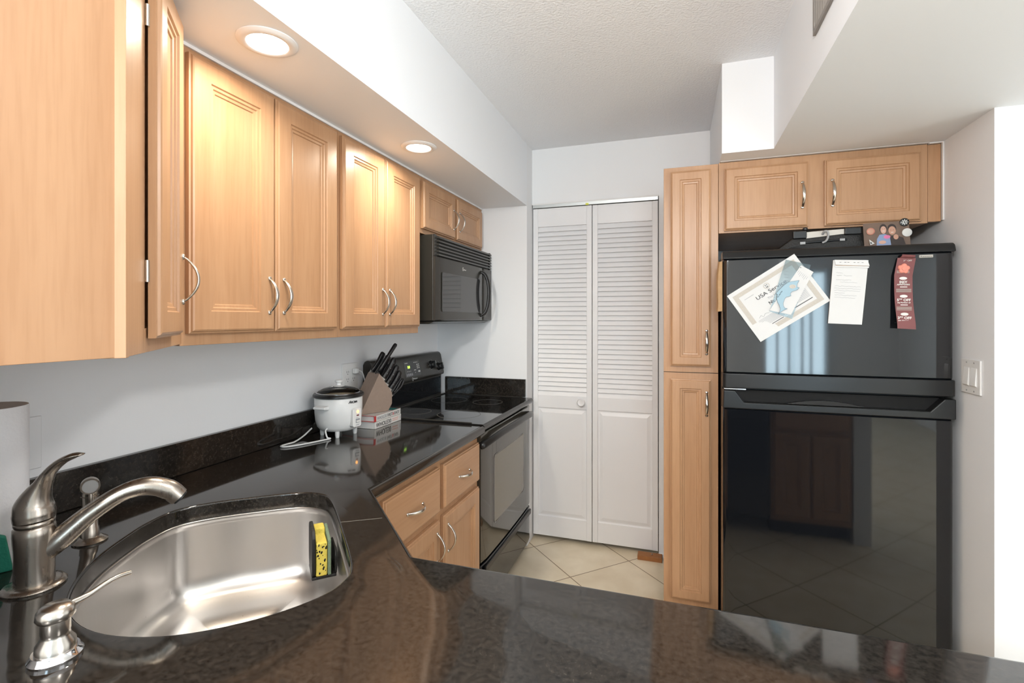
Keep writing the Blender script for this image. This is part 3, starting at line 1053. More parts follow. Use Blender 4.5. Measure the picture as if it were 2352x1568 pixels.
sw = thing('light_switch', 'white two-gang rocker light switch on the wall right of the fridge', 'light switch', (XR, 2.205, 1.118), 270)
q = MB()
q.box((-0.0, -0.0065, 0), (0.118, -0.0003, 0.118), 'white')
q.build('plate', sw, 0.002)
for x in (0.020, 0.066):
    q = MB()
    q.prism([(-0.0065, 0.026), (-0.0125, 0.030), (-0.0085, 0.088), (-0.0065, 0.092)], 'x', x, x + 0.034, 'white')
    q.build('rocker', sw, 0.001)
for x, z in ((0.037, 0.010), (0.083, 0.010), (0.037, 0.108), (0.083, 0.108)):
    q = MB()
    q.lathe([(0.0001, 0), (0.003, 0), (0.003, 0.001), (0.0001, 0.001)], (x, -0.0065, z), 10, 'greyp', 'y')
    q.build('screw', sw)

# ------------------------------------------------------------------ recessed lights
for (x, y, lab) in ((-0.960, 0.972, 'round recessed ceiling light above the nearer tall cabinet, nearest the camera'), (-0.975, 1.755, 'round recessed ceiling light farther along the soffit, close to the microwave')):
    rl = thing('recessed_light', lab, 'ceiling light', (x, y, SOF))
    q = MB()
    q.lathe([(0.048, -0.0003), (0.070, -0.0003), (0.070, -0.0025), (0.064, -0.007), (0.052, -0.0085), (0.048, -0.0065), (0.048, -0.0003)], m='trimw', n=48, cap=False)
    q.build('trim_ring', rl, smooth=True, ang=50)
    q = MB()
    q.lathe([(0.001, -0.0045), (0.047, -0.0045), (0.047, -0.0015), (0.001, -0.0015)], m='lens', n=40)
    q.build('lens', rl, smooth=True, ang=50)
    ld_ = bpy.data.lights.new('downlight', 'AREA')
    ld_.shape, ld_.size, ld_.energy, ld_.color = 'DISK', 0.09, DOWNLIGHT_W, (1.0, 0.91, 0.75)
    ld_.spread = R(165)
    lo = bpy.data.objects.new('downlight', ld_)
    lo.location = (0, 0, -0.010)
    lo.parent = rl
    COL.objects.link(lo)

# added fill lamps, out of view, over the peninsula and behind the camera
for (x, y, z, w_, lab) in ((0.20, 0.50, 1.98, KITCHEN_FILL_W, 'added fill lamp hanging out of view above the peninsula'), (-0.35, -1.5, 2.10, DINING_FILL_W, 'added fill lamp out of view in the room behind the peninsula')):
    dl_ = thing('added_fill_lamp', lab, 'fill lamp', (x, y, CEIL))
    q = MB()
    q.lathe([(0.001, -0.0003), (0.05, -0.0003), (0.045, -0.02), (0.001, -0.022)], m='trimw', n=28)
    q.build('canopy', dl_, smooth=True, ang=40)
    q = MB()
    q.tube([(0, 0, -0.02), (0, 0, z - CEIL + 0.11)], 0.003, 8, 'trimw')
    q.lathe([(0.001, z - CEIL + 0.11), (0.02, z - CEIL + 0.105), (0.02, z - CEIL + 0.085), (0.001, z - CEIL + 0.085)], m='trimw', n=20)
    q.build('cord', dl_)
    pl_ = bpy.data.lights.new('fill_bulb', 'POINT')
    pl_.shadow_soft_size, pl_.energy, pl_.color = 0.08, w_, (1.0, 0.975, 0.945)
    po = bpy.data.objects.new('fill_bulb', pl_)
    po.location = (0, 0, z - CEIL)
    po.parent = dl_
    COL.objects.link(po)

# vent grille on the side of the dropped ceiling
vg = thing('air_vent', 'grey metal air vent grille on the side of the dropped ceiling', 'vent', (0.37, 1.590, 2.172), 270)
q = MB()
q.m = 'vent'
q.box((0, -0.008, 0), (0.40, -0.0003, 0.014))
q.box((0, -0.008, 0.206), (0.40, -0.0003, 0.22))
q.box((0, -0.008, 0.014), (0.016, -0.0003, 0.206))
q.box((0.384, -0.008, 0.014), (0.40, -0.0003, 0.206))
q.build('frame', vg, 0.001)
q = MB()
for k in range(16):
    x = 0.026 + k * 0.0233
    q.prism([(x, -0.007), (x + 0.002, -0.007), (x + 0.012, -0.0006), (x + 0.010, -0.0006)], 'z', 0.014, 0.206, 'vent')
q.build('fins', vg)
simple_box('backing', (0.016, -0.0006, 0.014), (0.384, -0.0003, 0.206), 'dark', vg)


# ------------------------------------------------------------------ range
rg = thing('range', 'black freestanding electric range with glass cooktop between base cabinet and wall', 'stove', (-0.862, 2.068, 0), 90)
W = 0.786
q = MB()
q.m = 'rangeb'
q.box((0.002, 0.0, 0.06), (W - 0.002, 0.575, 0.880))
q.build('body', rg, 0.003)
# cooktop with rounded front lip
q = MB()
prof = [(-0.030, 0.872)] + [(-0.030 + 0.0 - 0.016 * math.sin(R(a)), 0.888 - 0.016 * math.cos(R(a))) for a in (20, 60, 90, 120, 150)] + [(-0.036, 0.9045), (0.545, 0.9045), (0.545, 0.872)]
q.prism(prof, 'x', 0, W, 'glassb')
ctp = q.build('cooktop', rg, smooth=True, ang=50)
q = MB()
q.m = 'rangeb'
q.box((0.003, 0.02, 0.9046), (0.009, 0.54, 0.909))
q.box((W - 0.009, 0.02, 0.9046), (W - 0.003, 0.54, 0.909))
q.box((0.003, 0.53, 0.9046), (W - 0.003, 0.542, 0.910))
q.build('cooktop_rim', ctp, 0.0015)
for (x, y, r_) in ((0.185, 0.165, 0.108), (0.185, 0.405, 0.078), (0.565, 0.160, 0.085), (0.565, 0.400, 0.105)):
    q = MB()
    q.lathe([(r_ - 0.0022, 0.9046), (r_, 0.9046), (r_, 0.9049), (r_ - 0.0022, 0.9049), (r_ - 0.0022, 0.9046)], (x, y, 0), 64, 'ring', cap=False)
    q.build('burner_ring', ctp)
# back guard
q = MB()
pro = [(0.600, 0.88), (0.546, 0.88), (0.546, 1.030), (0.528, 1.034), (0.526, 1.046), (0.548, 1.155), (0.558, 1.170), (0.575, 1.174), (0.590, 1.168), (0.600, 1.150)]
q.prism(pro, 'x', 0.006, W - 0.030, 'rangeb')
bg = q.build('backguard', rg, 0.006, 3)
simple_box('lower_panel', (0.02, 0.5445, 0.915), (W - 0.045, 0.5465, 1.020), 'gloss', bg, 0.0006)
# things on the sloped control face: plane through (y=.526,z=1.046)-(.548,1.155)
sl = math.atan2(0.022, 0.109)
FT = Matrix.Translation((0, 0.526, 1.046)) @ Matrix.Rotation(-sl, 4, 'X')
q = MB(FT)
q.box((0.295, -0.0012, 0.012), (0.465, 0.001, 0.100), 'gloss')
dp = q.build('display_panel', bg, 0.0005)
q = MB(FT)
q.text('8:0', 0.020, (0.328, -0.0016, 0.060), 'greenled', offs=0.0003)
q.build('clock_digits', dp)
q = MB(FT)
for i, x in enumerate((0.305, 0.323, 0.341, 0.359)):
    q.prism(rrect(x, 0.018, x + 0.013, 0.032, 0.003, 3), 'y', -0.0016, -0.001, 'inkg')
for i in range(3):
    q.box((0.318 + i * 0.016, -0.0016, 0.042), (0.326 + i * 0.016, -0.001, 0.0445), 'markw')
    q.box((0.400 + i * 0.016, -0.0016, 0.086), (0.409 + i * 0.016, -0.001, 0.090), 'markw')
    q.box((0.428, -0.0016, 0.052 + i * 0.010), (0.440, -0.001, 0.057 + i * 0.010), 'markw')
    q.box((0.446, -0.0016, 0.052 + i * 0.010), (0.456, -0.001, 0.057 + i * 0.010), 'markw')
q.box((0.305, -0.0016, 0.088), (0.335, -0.001, 0.091), 'markw')
q.box((0.392, -0.0016, 0.044), (0.414, -0.001, 0.0475), 'markw')
q.box((0.400, -0.0016, 0.030), (0.406, -0.001, 0.034), 'markw')
q.box((0.436, -0.0016, 0.030), (0.458, -0.001, 0.040), 'markw')
q.build('key_markings', dp)
q = MB(FT)
q.tube([(0.362 + 0.006 * math.cos(R(a)), -0.001, -0.003 + 0.009 * math.sin(R(a))) for a in range(20, 380, 20)], 0.0008, 6, 'markw', ref=(0, 1, 0))
q.text('Whirlpool', 0.0105, (0.366, -0.0008, -0.005), 'markw', width=0.046)
q.build('logo', bg)
for i, (x, z) in enumerate(((0.075, 0.055), (0.155, 0.055), (0.600, 0.058), (0.690, 0.040))):
    q = MB(FT)
    q.lathe([(0.001, 0), (0.025, 0), (0.025, 0.004), (0.021, 0.007), (0.0195, 0.022), (0.017, 0.025), (0.001, 0.0255)], (x, 0, z), 28, 'satin', 'y')
    q.box((x - 0.006, -0.034, z - 0.020), (x + 0.006, -0.020, z + 0.020), 'satin')
    kn = q.build('knob', bg, 0.0015, smooth=True)
    q = MB(FT)
    q.box((x - 0.0008, -0.0345, z + 0.004), (x + 0.0008, -0.0338, z + 0.019), 'markw')
    for a in range(30, 340, 34):
        q.box((x - 0.030 * math.sin(R(a)) - 0.001, -0.0006, z + 0.030 * math.cos(R(a)) - 0.0015), (x - 0.030 * math.sin(R(a)) + 0.001, 0.0002, z + 0.030 * math.cos(R(a)) + 0.0015), 'markw')
    q.build('dial_marks', kn)
# oven door
q = MB()
n = 12


def curved_front(q, x0, x1, z0, z1, yb, bulge, m, base=-0.001, n=14, redge=0.006):
    rs = []
    for i in range(n + 1):
        t = i / n
        x = x0 + (x1 - x0) * t
        y = yb - bulge * (1 - (2 * t - 1) ** 2)
        if i in (0, n):
            y += redge
        e = 0.004
        rs.append([(x, base, z0), (x, y + e, z0), (x, y, z0 + e), (x, y, z1 - e), (x, y + e, z1), (x, base, z1)])
    q.rings([r[::-1] for r in rs], m)


curved_front(q, 0.004, W - 0.004, 0.275, 0.862, -0.030, 0.006, 'oveng')
od = q.build('oven_door', rg, smooth=True, ang=32)
q = MB()
rs = [[(x, -0.0312 - 0.006 * (1 - (2 * x / W - 1) ** 2), z) for x, z in rrect(0.15 + i, 0.40 + i, W - 0.15 - i, 0.73 - i, 0.02)] for i in (0, 0.004)]
q.rings(rs, 'ring', False, False)
q.build('window_frame', od)
q = MB()
nx = 14
rs = []
for i in range(nx + 1):
    x = 0.156 + (W - 0.312) * i / nx
    y = -0.0303 - 0.006 * (1 - (2 * x / W - 1) ** 2)
    rs.append([(x, y, 0.406), (x, y, 0.724)])
q.rings(rs, 'ovenw', False, False, closed=False)
q.build('window_glass', od, smooth=True, ang=30)
q = MB()
hp = spline([(0.008, -0.024, 0.806), (0.016, -0.040, 0.812), (0.16, -0.062, 0.829), (W / 2, -0.070, 0.834), (W - 0.16, -0.062, 0.829), (W - 0.016, -0.040, 0.812), (W - 0.008, -0.024, 0.806)], 6)
q.tube(hp, [(0.017, 0.011)] * len(hp), 16, 'satin')
q.build('door_handle', od, smooth=True, ang=60)
q = MB()
curved_front(q, 0.004, W - 0.004, 0.065, 0.262, -0.030, 0.006, 'gloss')
dr = q.build('storage_drawer', rg, smooth=True, ang=32)
simple_box('drawer_lip', (0.03, -0.042, 0.225), (W - 0.03, -0.03, 0.255), 'satin', dr, 0.004)
for x in (0.03, W - 0.05):
    simple_box('foot', (x, 0.02, 0), (x + 0.03, 0.05, 0.062), 'satin', rg)
simple_box('rear_foot', (0.05, 0.5, 0), (0.08, 0.53, 0.062), 'satin', rg)

# ------------------------------------------------------------------ microwave
mw = thing('microwave', 'black over-the-range microwave mounted under the short cabinet', 'microwave', (-1.105, 2.1265, 1.365), 90)
W = 0.752
q = MB()
q.m = 'mwb'
q.box((0, 0.0, 0.004), (W, 0.355, 0.418))
q.build('body', mw, 0.003)
q = MB()
q.m = 'mwb'
q.prism([(0.0, 0.0), (0.03, -0.012), (0.34, -0.012), (0.355, 0.0)], 'x', 0.01, W - 0.01)
q.T = Matrix()
q.build('base', mw, 0.002)
q = MB()
q.m = 'mwb'
q.box((0, -0.006, 0.315), (0.028, 0, 0.418))
q.box((W - 0.014, -0.006, 0.315), (W, 0, 0.418))
for k in range(6):
    z = 0.318 + k * 0.0165
    q.prism([(-0.020, z), (-0.017, z + 0.008), (0.0, z + 0.012), (0.0, z + 0.004)], 'x', 0.028, W - 0.014)
q.build('vent_grille', mw)
q = MB()
curved_front(q, 0.0, W - 0.150, 0.004, 0.313, -0.018, 0.004, 'mwb')
md = q.build('door', mw, smooth=True, ang=32)
q = MB()
rs = [[(x, y, z) for x, z in rrect(0.050 + i, 0.048 + i, 0.545 - i, 0.240 - i, 0.012)] for i, y in ((0, -0.0228), (0.004, -0.0235))]
q.rings(rs, 'mwg', False, True)
q.build('window', md)
q = MB()
hp = spline([(0.575, -0.018, 0.030), (0.582, -0.040, 0.050), (0.588, -0.055, 0.10), (0.590, -0.060, 0.165), (0.588, -0.055, 0.225), (0.582, -0.040, 0.270), (0.575, -0.018, 0.288)], 6)
q.tube(hp, [(0.009, 0.014)] * len(hp), 16, 'satin', ref=(0, 1, 0))
q.build('handle', md, smooth=True, ang=60)
q = MB()
curved_front(q, W - 0.148, W, 0.004, 0.313, -0.016, 0.001, 'mwb')
cp = q.build('control_panel', mw, smooth=True, ang=32)
simple_box('display', (W - 0.115, -0.0185, 0.245), (W - 0.02, -0.0165, 0.285), 'mwg', cp)
q = MB()
q.tube([(0.300 + 0.006 * math.cos(R(a)), -0.0228, 0.277 + 0.009 * math.sin(R(a))) for a in range(20, 380, 20)], 0.0008, 6, 'markw', ref=(0, 1, 0))
q.text('Whirlpool', 0.009, (0.306, -0.0226, 0.272), 'markw', width=0.034)
q.build('logo', md)

# ------------------------------------------------------------------ fridge
FXL = 0.1785
fg = thing('fridge', 'tall glossy black top-freezer refrigerator covered with notes and magnets', 'fridge', (FXL, 2.20, 0))
W = 0.772
q = MB()
q.m = 'satin'
q.box((0.002, 0.066, 0.03), (W - 0.002, 0.70, 1.640))
q.build('body', fg, 0.004)


def gloss_door(z0, z1, name, y0=0.0):
    q = MB()
    rs = []
    rr = 0.020
    ts = [rr * (1 - math.cos(R(a))) / W for a in range(0, 91, 9)]
    ts = ts + [ts[-1] + (1 - 2 * ts[-1]) * k / 30 for k in range(1, 30)] + [1 - t for t in ts[::-1]]
    for t in ts:
        x = W * t
        e = min(t, 1 - t) * W
        y = y0 - 0.005 * (1 - (2 * t - 1) ** 2)
        if e < rr:
            y += rr - math.sqrt(max(0, rr * rr - (rr - e) ** 2))
        c = 0.006
        rs.append([(x, 0.062, z0), (x, y + c, z0), (x, y, z0 + c), (x, y, (z0 + z1) / 2), (x, y, z1 - c), (x, y + c, z1), (x, 0.062, z1)])
    q.rings([r[::-1] for r in rs], 'gloss')
    return q.build(name, fg, smooth=True, ang=32)


def satin_strip(parent, z0, z1, x0, x1, y, name, m='satin', th=0.055):
    q = MB()
    q.prism(rrect(x0, y, x1, y + th, 0.016, 4), 'z', z0, z1, m)
    return q.build(name, parent, 0.003)


fz = gloss_door(1.157, 1.622, 'freezer_door')
# top cap with sloping front
q = MB()
q.prism([(-0.004, 1.6225), (0.005, 1.648), (0.016, 1.656), (0.080, 1.656), (0.080, 1.6225)], 'x', -0.001, W + 0.004, 'satin')
q.build('top_cap', fz, 0.004, 3)
satin_strip(fz, 1.098, 1.1565, -0.001, W + 0.003, -0.008, 'bottom_trim')
hs = MB()
hs.box((0.004, -0.009, 1.0925), (0.085, 0.01, 1.0965), 'chrome')
hs.build('hinge_plate', fz)
dl = gloss_door(0.10, 1.0145, 'fridge_door')
# handle rail with a recessed trough
q = MB()
z0, z1 = 1.015, 1.088
q.m = 'satin'
q.prism([(0.0, z0), (0.002, z1), (0.045, z1), (0.078, z0 + 0.026), (W - 0.075, z0 + 0.026), (W - 0.032, z1), (W + 0.002, z1), (W + 0.002, z0)], 'y', -0.008, 0.058)
q.build('handle_rail', dl, 0.004)
q = MB()
q.box((0.05, 0.030, z0 + 0.022), (W - 0.035, 0.050, z1 - 0.001), 'dark')
q.build('handle_recess', dl)
q = MB()
rs = []
for i in range(17):
    t = i / 16
    x = 0.235 + 0.26 * t
    h = 0.016 * math.sin(PI * t)
    rs.append([(x, 0.004, z0 + 0.028), (x, 0.004 + h * 0.5, z0 + 0.0285 + h), (x, 0.028, z0 + 0.028 + h), (x, 0.028, z0 + 0.027)])
q.rings([r[::-1] for r in rs], 'satin')
q.build('finger_grip', dl, smooth=True)
simple_box('kick_grille', (0.01, 0.03, 0.0), (W - 0.01, 0.06, 0.095), 'satin', fg)
q = MB()
q.box((0.664, -0.0085, 1.602), (0.704, -0.0025, 1.6115), 'silver')
q.text('Kenmore', 0.008, (0.666, -0.0088, 1.6037), 'ink', width=0.035)
q.build('badge', fz, 0)

# ------------------------------------------------------------------ notes on the fridge (each hangs in front of the freezer door)
YN = 2.1938


def flat(name, label, cat, x, z, rot=0.0, y=YN):
    """local x right, z up, -y towards the room; rot turns in the plane of the door"""
    return thing(name, label, cat, (x, y, z), 0, None, (0, rot, 0))


ce = flat('certificate', 'large tilted certificate with beige border on the freezer door', 'certificate', 0.193, 1.471, -R(33.7), 2.1925)
cw, ch = 0.292, -0.222
q = MB()
NX, NZ = 10, 8
vs, fs_ = [], []
for j in range(NZ + 1):
    for i in range(NX + 1):
        x, z = cw * i / NX, ch * j / NZ
        curl = max(0, (0.10 - x) / 0.10) * max(0, (-z - 0.14) / 0.08)
        vs.append((x, -0.006 * curl, z))
for j in range(NZ):
    for i in range(NX):
        a = j * (NX + 1) + i
        fs_.append((a, a + NX + 1, a + NX + 2, a + 1))
q.add(vs, fs_, 'whitem')
sh = q.build('sheet', ce)
sl_ = sh.modifiers.new('s', 'SOLIDIFY')
sl_.thickness = 0.0004
q = MB()
for a, b in (((0.014, -0.016), (cw - 0.014, -0.032)), ((0.014, ch + 0.032), (cw - 0.014, ch + 0.016)), ((0.014, -0.032), (0.032, ch + 0.032)), ((cw - 0.032, -0.032), (cw - 0.014, ch + 0.032))):
    q.box((a[0], -0.0006, a[1]), (b[0], -0.0002, b[1]), 'cream')
q.build('border', ce)
q = MB()
q.text('USA Service', 0.021, (cw / 2, -0.0006, -0.078), align='CENTER', width=0.125)
q.text('This is to', 0.012, (cw / 2 - 0.005, -0.0006, -0.097), 'inkg', align='CENTER')
q.text('Nic', 0.017, (cw / 2 - 0.035, -0.0006, -0.117), align='LEFT', offs=0.0003)
q.box((0.045, -0.0007, -0.050), (0.085, -0.0003, -0.0512), 'inkg')
for k in range(7):
    x0 = 0.040
    q.box((x0, -0.0007, -0.150 - k * 0.0045), (x0 + 0.095, -0.0003, -0.1512 - k * 0.0045), 'inkg')
for k in range(7):
    q.box((0.175, -0.0007, -0.134 - k * 0.0052), (0.248, -0.0003, -0.1352 - k * 0.0052), 'inkg')
q.box((0.040, -0.0007, -0.184), (0.125, -0.0003, -0.1862), 'ink')
q.box((0.172, -0.0007, -0.176), (0.250, -0.0003, -0.1785), 'ink')
q.tube(spline([(0.05, -0.0006, -0.142), (0.06, -0.0006, -0.136), (0.066, -0.0006, -0.145), (0.078, -0.0006, -0.138), (0.092, -0.0006, -0.143)], 4), 0.0005, 5, 'inkg', ref=(0, 1, 0))
q.build('print', ce)
q = MB()
q.lathe([(0.0095, 0.0004), (0.0118, 0.0004), (0.0118, 0.0008), (0.0095, 0.0008), (0.0095, 0.0004)], (cw / 2 - 0.004, 0, -0.048), 32, 'cream', 'y', False)
for dx in (-0.003, 0.003):
    q.box((cw / 2 - 0.004 + dx - 0.0009, -0.0008, -0.048), (cw / 2 - 0.004 + dx + 0.0009, -0.0003, -0.042), 'ink')
q.prism([(cw / 2 - 0.004 + 0.0058 * math.cos(R(a)), -0.0505 + 0.0045 * math.sin(R(a))) for a in range(200, 341, 20)], 'y', -0.0008, -0.0003, 'ink')
q.build('seal', ce)

# clear sleeve with a white card and the dolphin magnet
sv = flat('plastic_sleeve', 'clear plastic sleeve with a white card in front of the certificate', 'plastic sleeve', 0, 0, 0, 2.1905)
q = MB()
P4 = [(0.406, 1.611), (0.348, 1.408), (0.428, 1.378), (0.493, 1.588)]
q.prism(P4, 'y', -0.0004, -0.0002, 'sleeve')
q.build('sleeve', sv)
q = MB()
q.prism([(0.459, 1.587), (0.348, 1.412), (0.424, 1.394), (0.501, 1.560)], 'y', -0.0010, -0.0006, 'whitem')
q.build('card', sv)
q = MB()
u = Vector((0.501 - 0.459, 0, 1.560 - 1.587)).normalized()
for k in range(7):
    p = Vector((0.453, -0.0011, 1.567)) + Vector((0.0048 * k, 0, -0.0042 * k))
    d2 = Vector((-0.55, 0, -0.83)) * (0.012 + 0.003 * (k % 3))
    q.tube([p, p + d2], 0.0005, 5, 'inkg', ref=(0, 1, 0))
q.lathe([(0.0001, 0.0010), (0.0017, 0.0010), (0.0017, 0.0014), (0.0001, 0.0014)], (0.4575, 0, 1.578), 10, 'ink', 'y')
for k in range(5):
    p = Vector((0.401, -0.0006, 1.578 - k * 0.012))
    q.tube([p, p + Vector((0.018, 0, -0.003))], 0.0005, 5, 'inkg', ref=(0, 1, 0))
q.build('print', sv)
dm = flat('dolphin_magnet', 'blue dolphin shaped bottle-opener magnet on the white card', 'magnet', 0, 0, 0, 2.1890)
zx = [(1275, 548), (1200, 560), (1110, 575), (1040, 625), (1000, 665), (960, 705), (925, 745), (948, 758), (938, 820), (950, 870), (975, 920), (992, 970), (985, 1010), (968, 1048), (1005, 1015), (1050, 990), (1097, 970), (1055, 962), (1036, 925), (1035, 885), (1058, 822), (1082, 795), (1120, 790), (1150, 775), (1140, 745), (1165, 715), (1240, 692), (1275, 658), (1238, 645), (1245, 600)]


def fr_pt(p):
    u = (1640 + p[0] / 6.533 - 1176) / 1139
    v = (731 - (560 + p[1] / 6.533)) / 1139
    S, C = math.sin(R(18.4)), math.cos(R(18.4))
    k = 2.19 / (C + S * u)
    return ((-S + C * u) * k, CAM_H + v * k)


dz = [fr_pt(p) for p in zx]
q = MB()
q.prism(dz, 'y', -0.004, 0.0002, 'dolphin')
q.build('dolphin_body', dm, 0.0006)
q = MB()
cl = [(x, -0.0040, z) for x, z in dz]
for i in range(len(cl)):
    q.tube([cl[i], cl[(i + 1) % len(cl)]], 0.0005, 5, 'dolphd', ref=(0, 1, 0))
cx, cz = fr_pt((1000, 745))
q.text('Riu Bel Mar', 0.006, (cx - 0.010, -0.0045, cz - 0.016), 'ink', R(58), width=0.030)
q.build('outline', dm)
q = MB()
cx, cz = fr_pt((1175, 640))
pts = [(cx + 0.0095 * math.cos(R(a)) * (1 - 0.25 * math.cos(R(2 * a + 40)) * 0.0) * (0.82 if abs(math.sin(R(a))) > 0.8 else 1.12), -0.0042, cz + 0.0075 * math.sin(R(a))) for a in range(0, 375, 15)]
q.tube(pts, 0.0011, 6, 'markw', ref=(0, 1, 0))
q.prism([(p[0], p[2]) for p in pts[:-1]], 'y', -0.0044, -0.0040, 'cream')
q.build('opener_hole', dm)

# notepad
npd = flat('notepad', 'white magnetic notepad with handwriting hanging on the freezer door', 'notepad', 0.5675, 1.603, R(3.0), 2.1945)
q = MB()
q.prism([(0.0, 0), (0.115, 0.0015), (0.1065, -0.2415), (-0.0045, -0.2425)], 'y', -0.006, 0, 'whitem')
q.build('pages', npd, 0.0005)
q = MB()
q.prism([(0.003, 0.0008), (0.111, 0.0016), (0.1185, -0.0205), (0.0075, -0.0185)], 'y', -0.0105, -0.0062, 'whitem')
q.prism([(0.006, -0.0195), (0.1175, -0.0218), (0.1165, -0.0285), (0.0055, -0.0262)], 'y', -0.0090, -0.0062, 'whitem')
q.build('folded_sheet', npd, 0.0005)
simple_box('cardboard_edge', (0.0075, -0.0098, -0.0208), (0.1170, -0.0064, -0.0194), 'bag', npd)
q = MB()
rh = random.Random(5)


def scribble(x, z, w, m='inkg'):
    pts = [(x + w * i / 18, -0.0066, z - w * 0.02 * i / 18 + rh.uniform(-0.0016, 0.0016)) for i in range(19)]
    q.tube(pts, 0.00032, 5, m, ref=(0, 1, 0))


for x, z, w in ((0.012, -0.048, 0.022), (0.014, -0.058, 0.016), (0.038, -0.058, 0.026), (0.013, -0.074, 0.050), (0.027, -0.083, 0.056), (0.010, -0.098, 0.085), (0.008, -0.107, 0.088), (0.009, -0.115, 0.085), (0.010, -0.124, 0.034), (0.011, -0.133, 0.072), (0.011, -0.141, 0.068)):
    scribble(x, z, w)
q.build('handwriting', npd)
q = MB()
for x in (0.02, 0.036, 0.046, 0.066, 0.078, 0.092):
    q.box((x, -0.0110, -0.009), (x + 0.006, -0.0104, -0.0078), 'ink')
q.build('flap_print', npd)

# coupon strip, hanging away from the door towards its lower end
cpn = thing('coupon_strip', 'curling maroon strip of coupons hanging on the right of the freezer door', 'coupons', (0.764, 2.1905, 1.604), 0, None, (-R(5), R(1.2), 0))
q = MB()
ctr = []
for k in range(25):
    t = k / 24
    z = -0.262 * t
    y = -0.0012 - 0.003 * math.sin(t * PI * 2.5) * t
    sx = 0.010 * max(0, 1 - t * 4) - 0.004 * math.sin(PI * min(1, t * 1.1)) + 0.006 * t
    ctr.append((sx, y, z))
rs = [[(x - 0.001 * 0, y, z), (x + 0.056, y - 0.0005, z - 0.002), (x + 0.056, y + 0.0001, z - 0.002), (x, y + 0.0006, z)] for x, y, z in ctr]
q.rings(rs, 'coupon')
q.build('strip', cpn, recalc=True)
q = MB()
rs = []
for k in range(10):
    a = R(200 * k / 9)
    rs.append([(0.016 + 0.001 * k, -0.001 - 0.012 * math.sin(a), 0.001 + 0.010 * (1 - math.cos(a)) * 0.6), (0.058 + 0.0005 * k, -0.0015 - 0.012 * math.sin(a), -0.003 + 0.010 * (1 - math.cos(a)) * 0.6), (0.058 + 0.0005 * k, -0.001 - 0.0115 * math.sin(a), -0.0035 + 0.010 * (1 - math.cos(a)) * 0.6), (0.016 + 0.001 * k, -0.0005 - 0.0115 * math.sin(a), 0.0005 + 0.010 * (1 - math.cos(a)) * 0.6)])
q.rings(rs, 'coupon')
q.build('torn_curl', cpn, recalc=True)
q = MB()


def cy(z):
    t = min(1, -z / 0.262)
    return -0.0012 - 0.003 * math.sin(t * PI * 2.5) * t - 0.0010


for zc, big, sub in ((-0.074, 'ENJOY', 'APPETIZERS'), (-0.140, '5°° OFF', 'any Purchase of'), (-0.206, '3°° OFF', 'any Appetizer')):
    xm = 0.026 + 0.006 * (-zc / 0.262) - 0.002
    y = cy(zc) - 0.0004
    q.prism([(xm + 0.012 * math.cos(R(a)), zc + 0.0055 * math.sin(R(a)) - 0.003) for a in range(0, 360, 20)], 'y', y - 0.0003, y + 0.001, 'coverw')
    q.text(big, 0.0125, (xm, y - 0.0002, zc - 0.021), 'coverw', align='CENTER', width=0.042 if 'OFF' in big else 0.024, offs=0.0004)
    q.text(sub, 0.0065, (xm, y - 0.0004, zc - 0.0285), 'coverw', align='CENTER', width=0.040, offs=0.0002)
    q.box((xm - 0.010, y - 0.0004, zc - 0.0365), (xm + 0.012, y + 0.0004, zc - 0.0335), 'coverw')
    for k in range(4):
        q.box((xm - 0.022, y - 0.0004, zc - 0.0435 - 0.0035 * k), (xm + 0.024, y + 0.0006, zc - 0.0422 - 0.0035 * k), 'cream')
for k in range(3):
    q.box((0.006, cy(-0.05) - 0.0005, -0.050 - 0.0035 * k), (0.045, cy(-0.05) + 0.0006, -0.0488 - 0.0035 * k), 'cream')
q.text('3°° OFF', 0.008, (0.040, cy(-0.01) - 0.0008, -0.014), 'coverw', align='CENTER')
q.build('print', cpn)
fm = flat('flower_magnet', 'salmon pink flower magnet holding the coupon strip', 'magnet', 0.791, 1.563, R(6), 2.1862)
q = MB()
pts = []
for k in range(60):
    a = 2 * PI * k / 60 + PI / 2
    rr = 0.0185 * (0.80 + 0.24 * abs(math.cos(2.5 * (a - PI / 2))))
    pts.append((rr * math.cos(a), rr * math.sin(a)))
q.rings([[(p[0] * s, y, p[1] * s) for p in pts] for s, y in ((1, 0), (1, -0.004), (0.85, -0.007), (0.5, -0.0075))], 'salmon', True, True)
q.build('petals', fm, smooth=True, ang=60, recalc=True)
q = MB()
q.lathe([(0.0085, 0.0070), (0.0075, 0.0092), (0.004, 0.010), (0.0005, 0.0102)], (0, 0, 0), 20, 'salmon', 'y')
q.build('flower_centre', fm, smooth=True)

# photo standing on the fridge and its magnets
ph = thing('photo_print', 'small snapshot of two smiling people propped on top of the fridge', 'photo', (0.694, 2.270, 1.6565), 0, None, (-R(6), R(-1.5), 0))
q = MB()
q.box((0, -0.0005, 0), (0.150, 0.0005, 0.095), 'photo')
q.build('print', ph)
q = MB()


def ell(cx, cz, a, b, m, y):
    q.prism([(cx + a * math.cos(R(t)), cz + b * math.sin(R(t))) for t in range(0, 360, 20)], 'y', -y, -y + 0.0003, m)


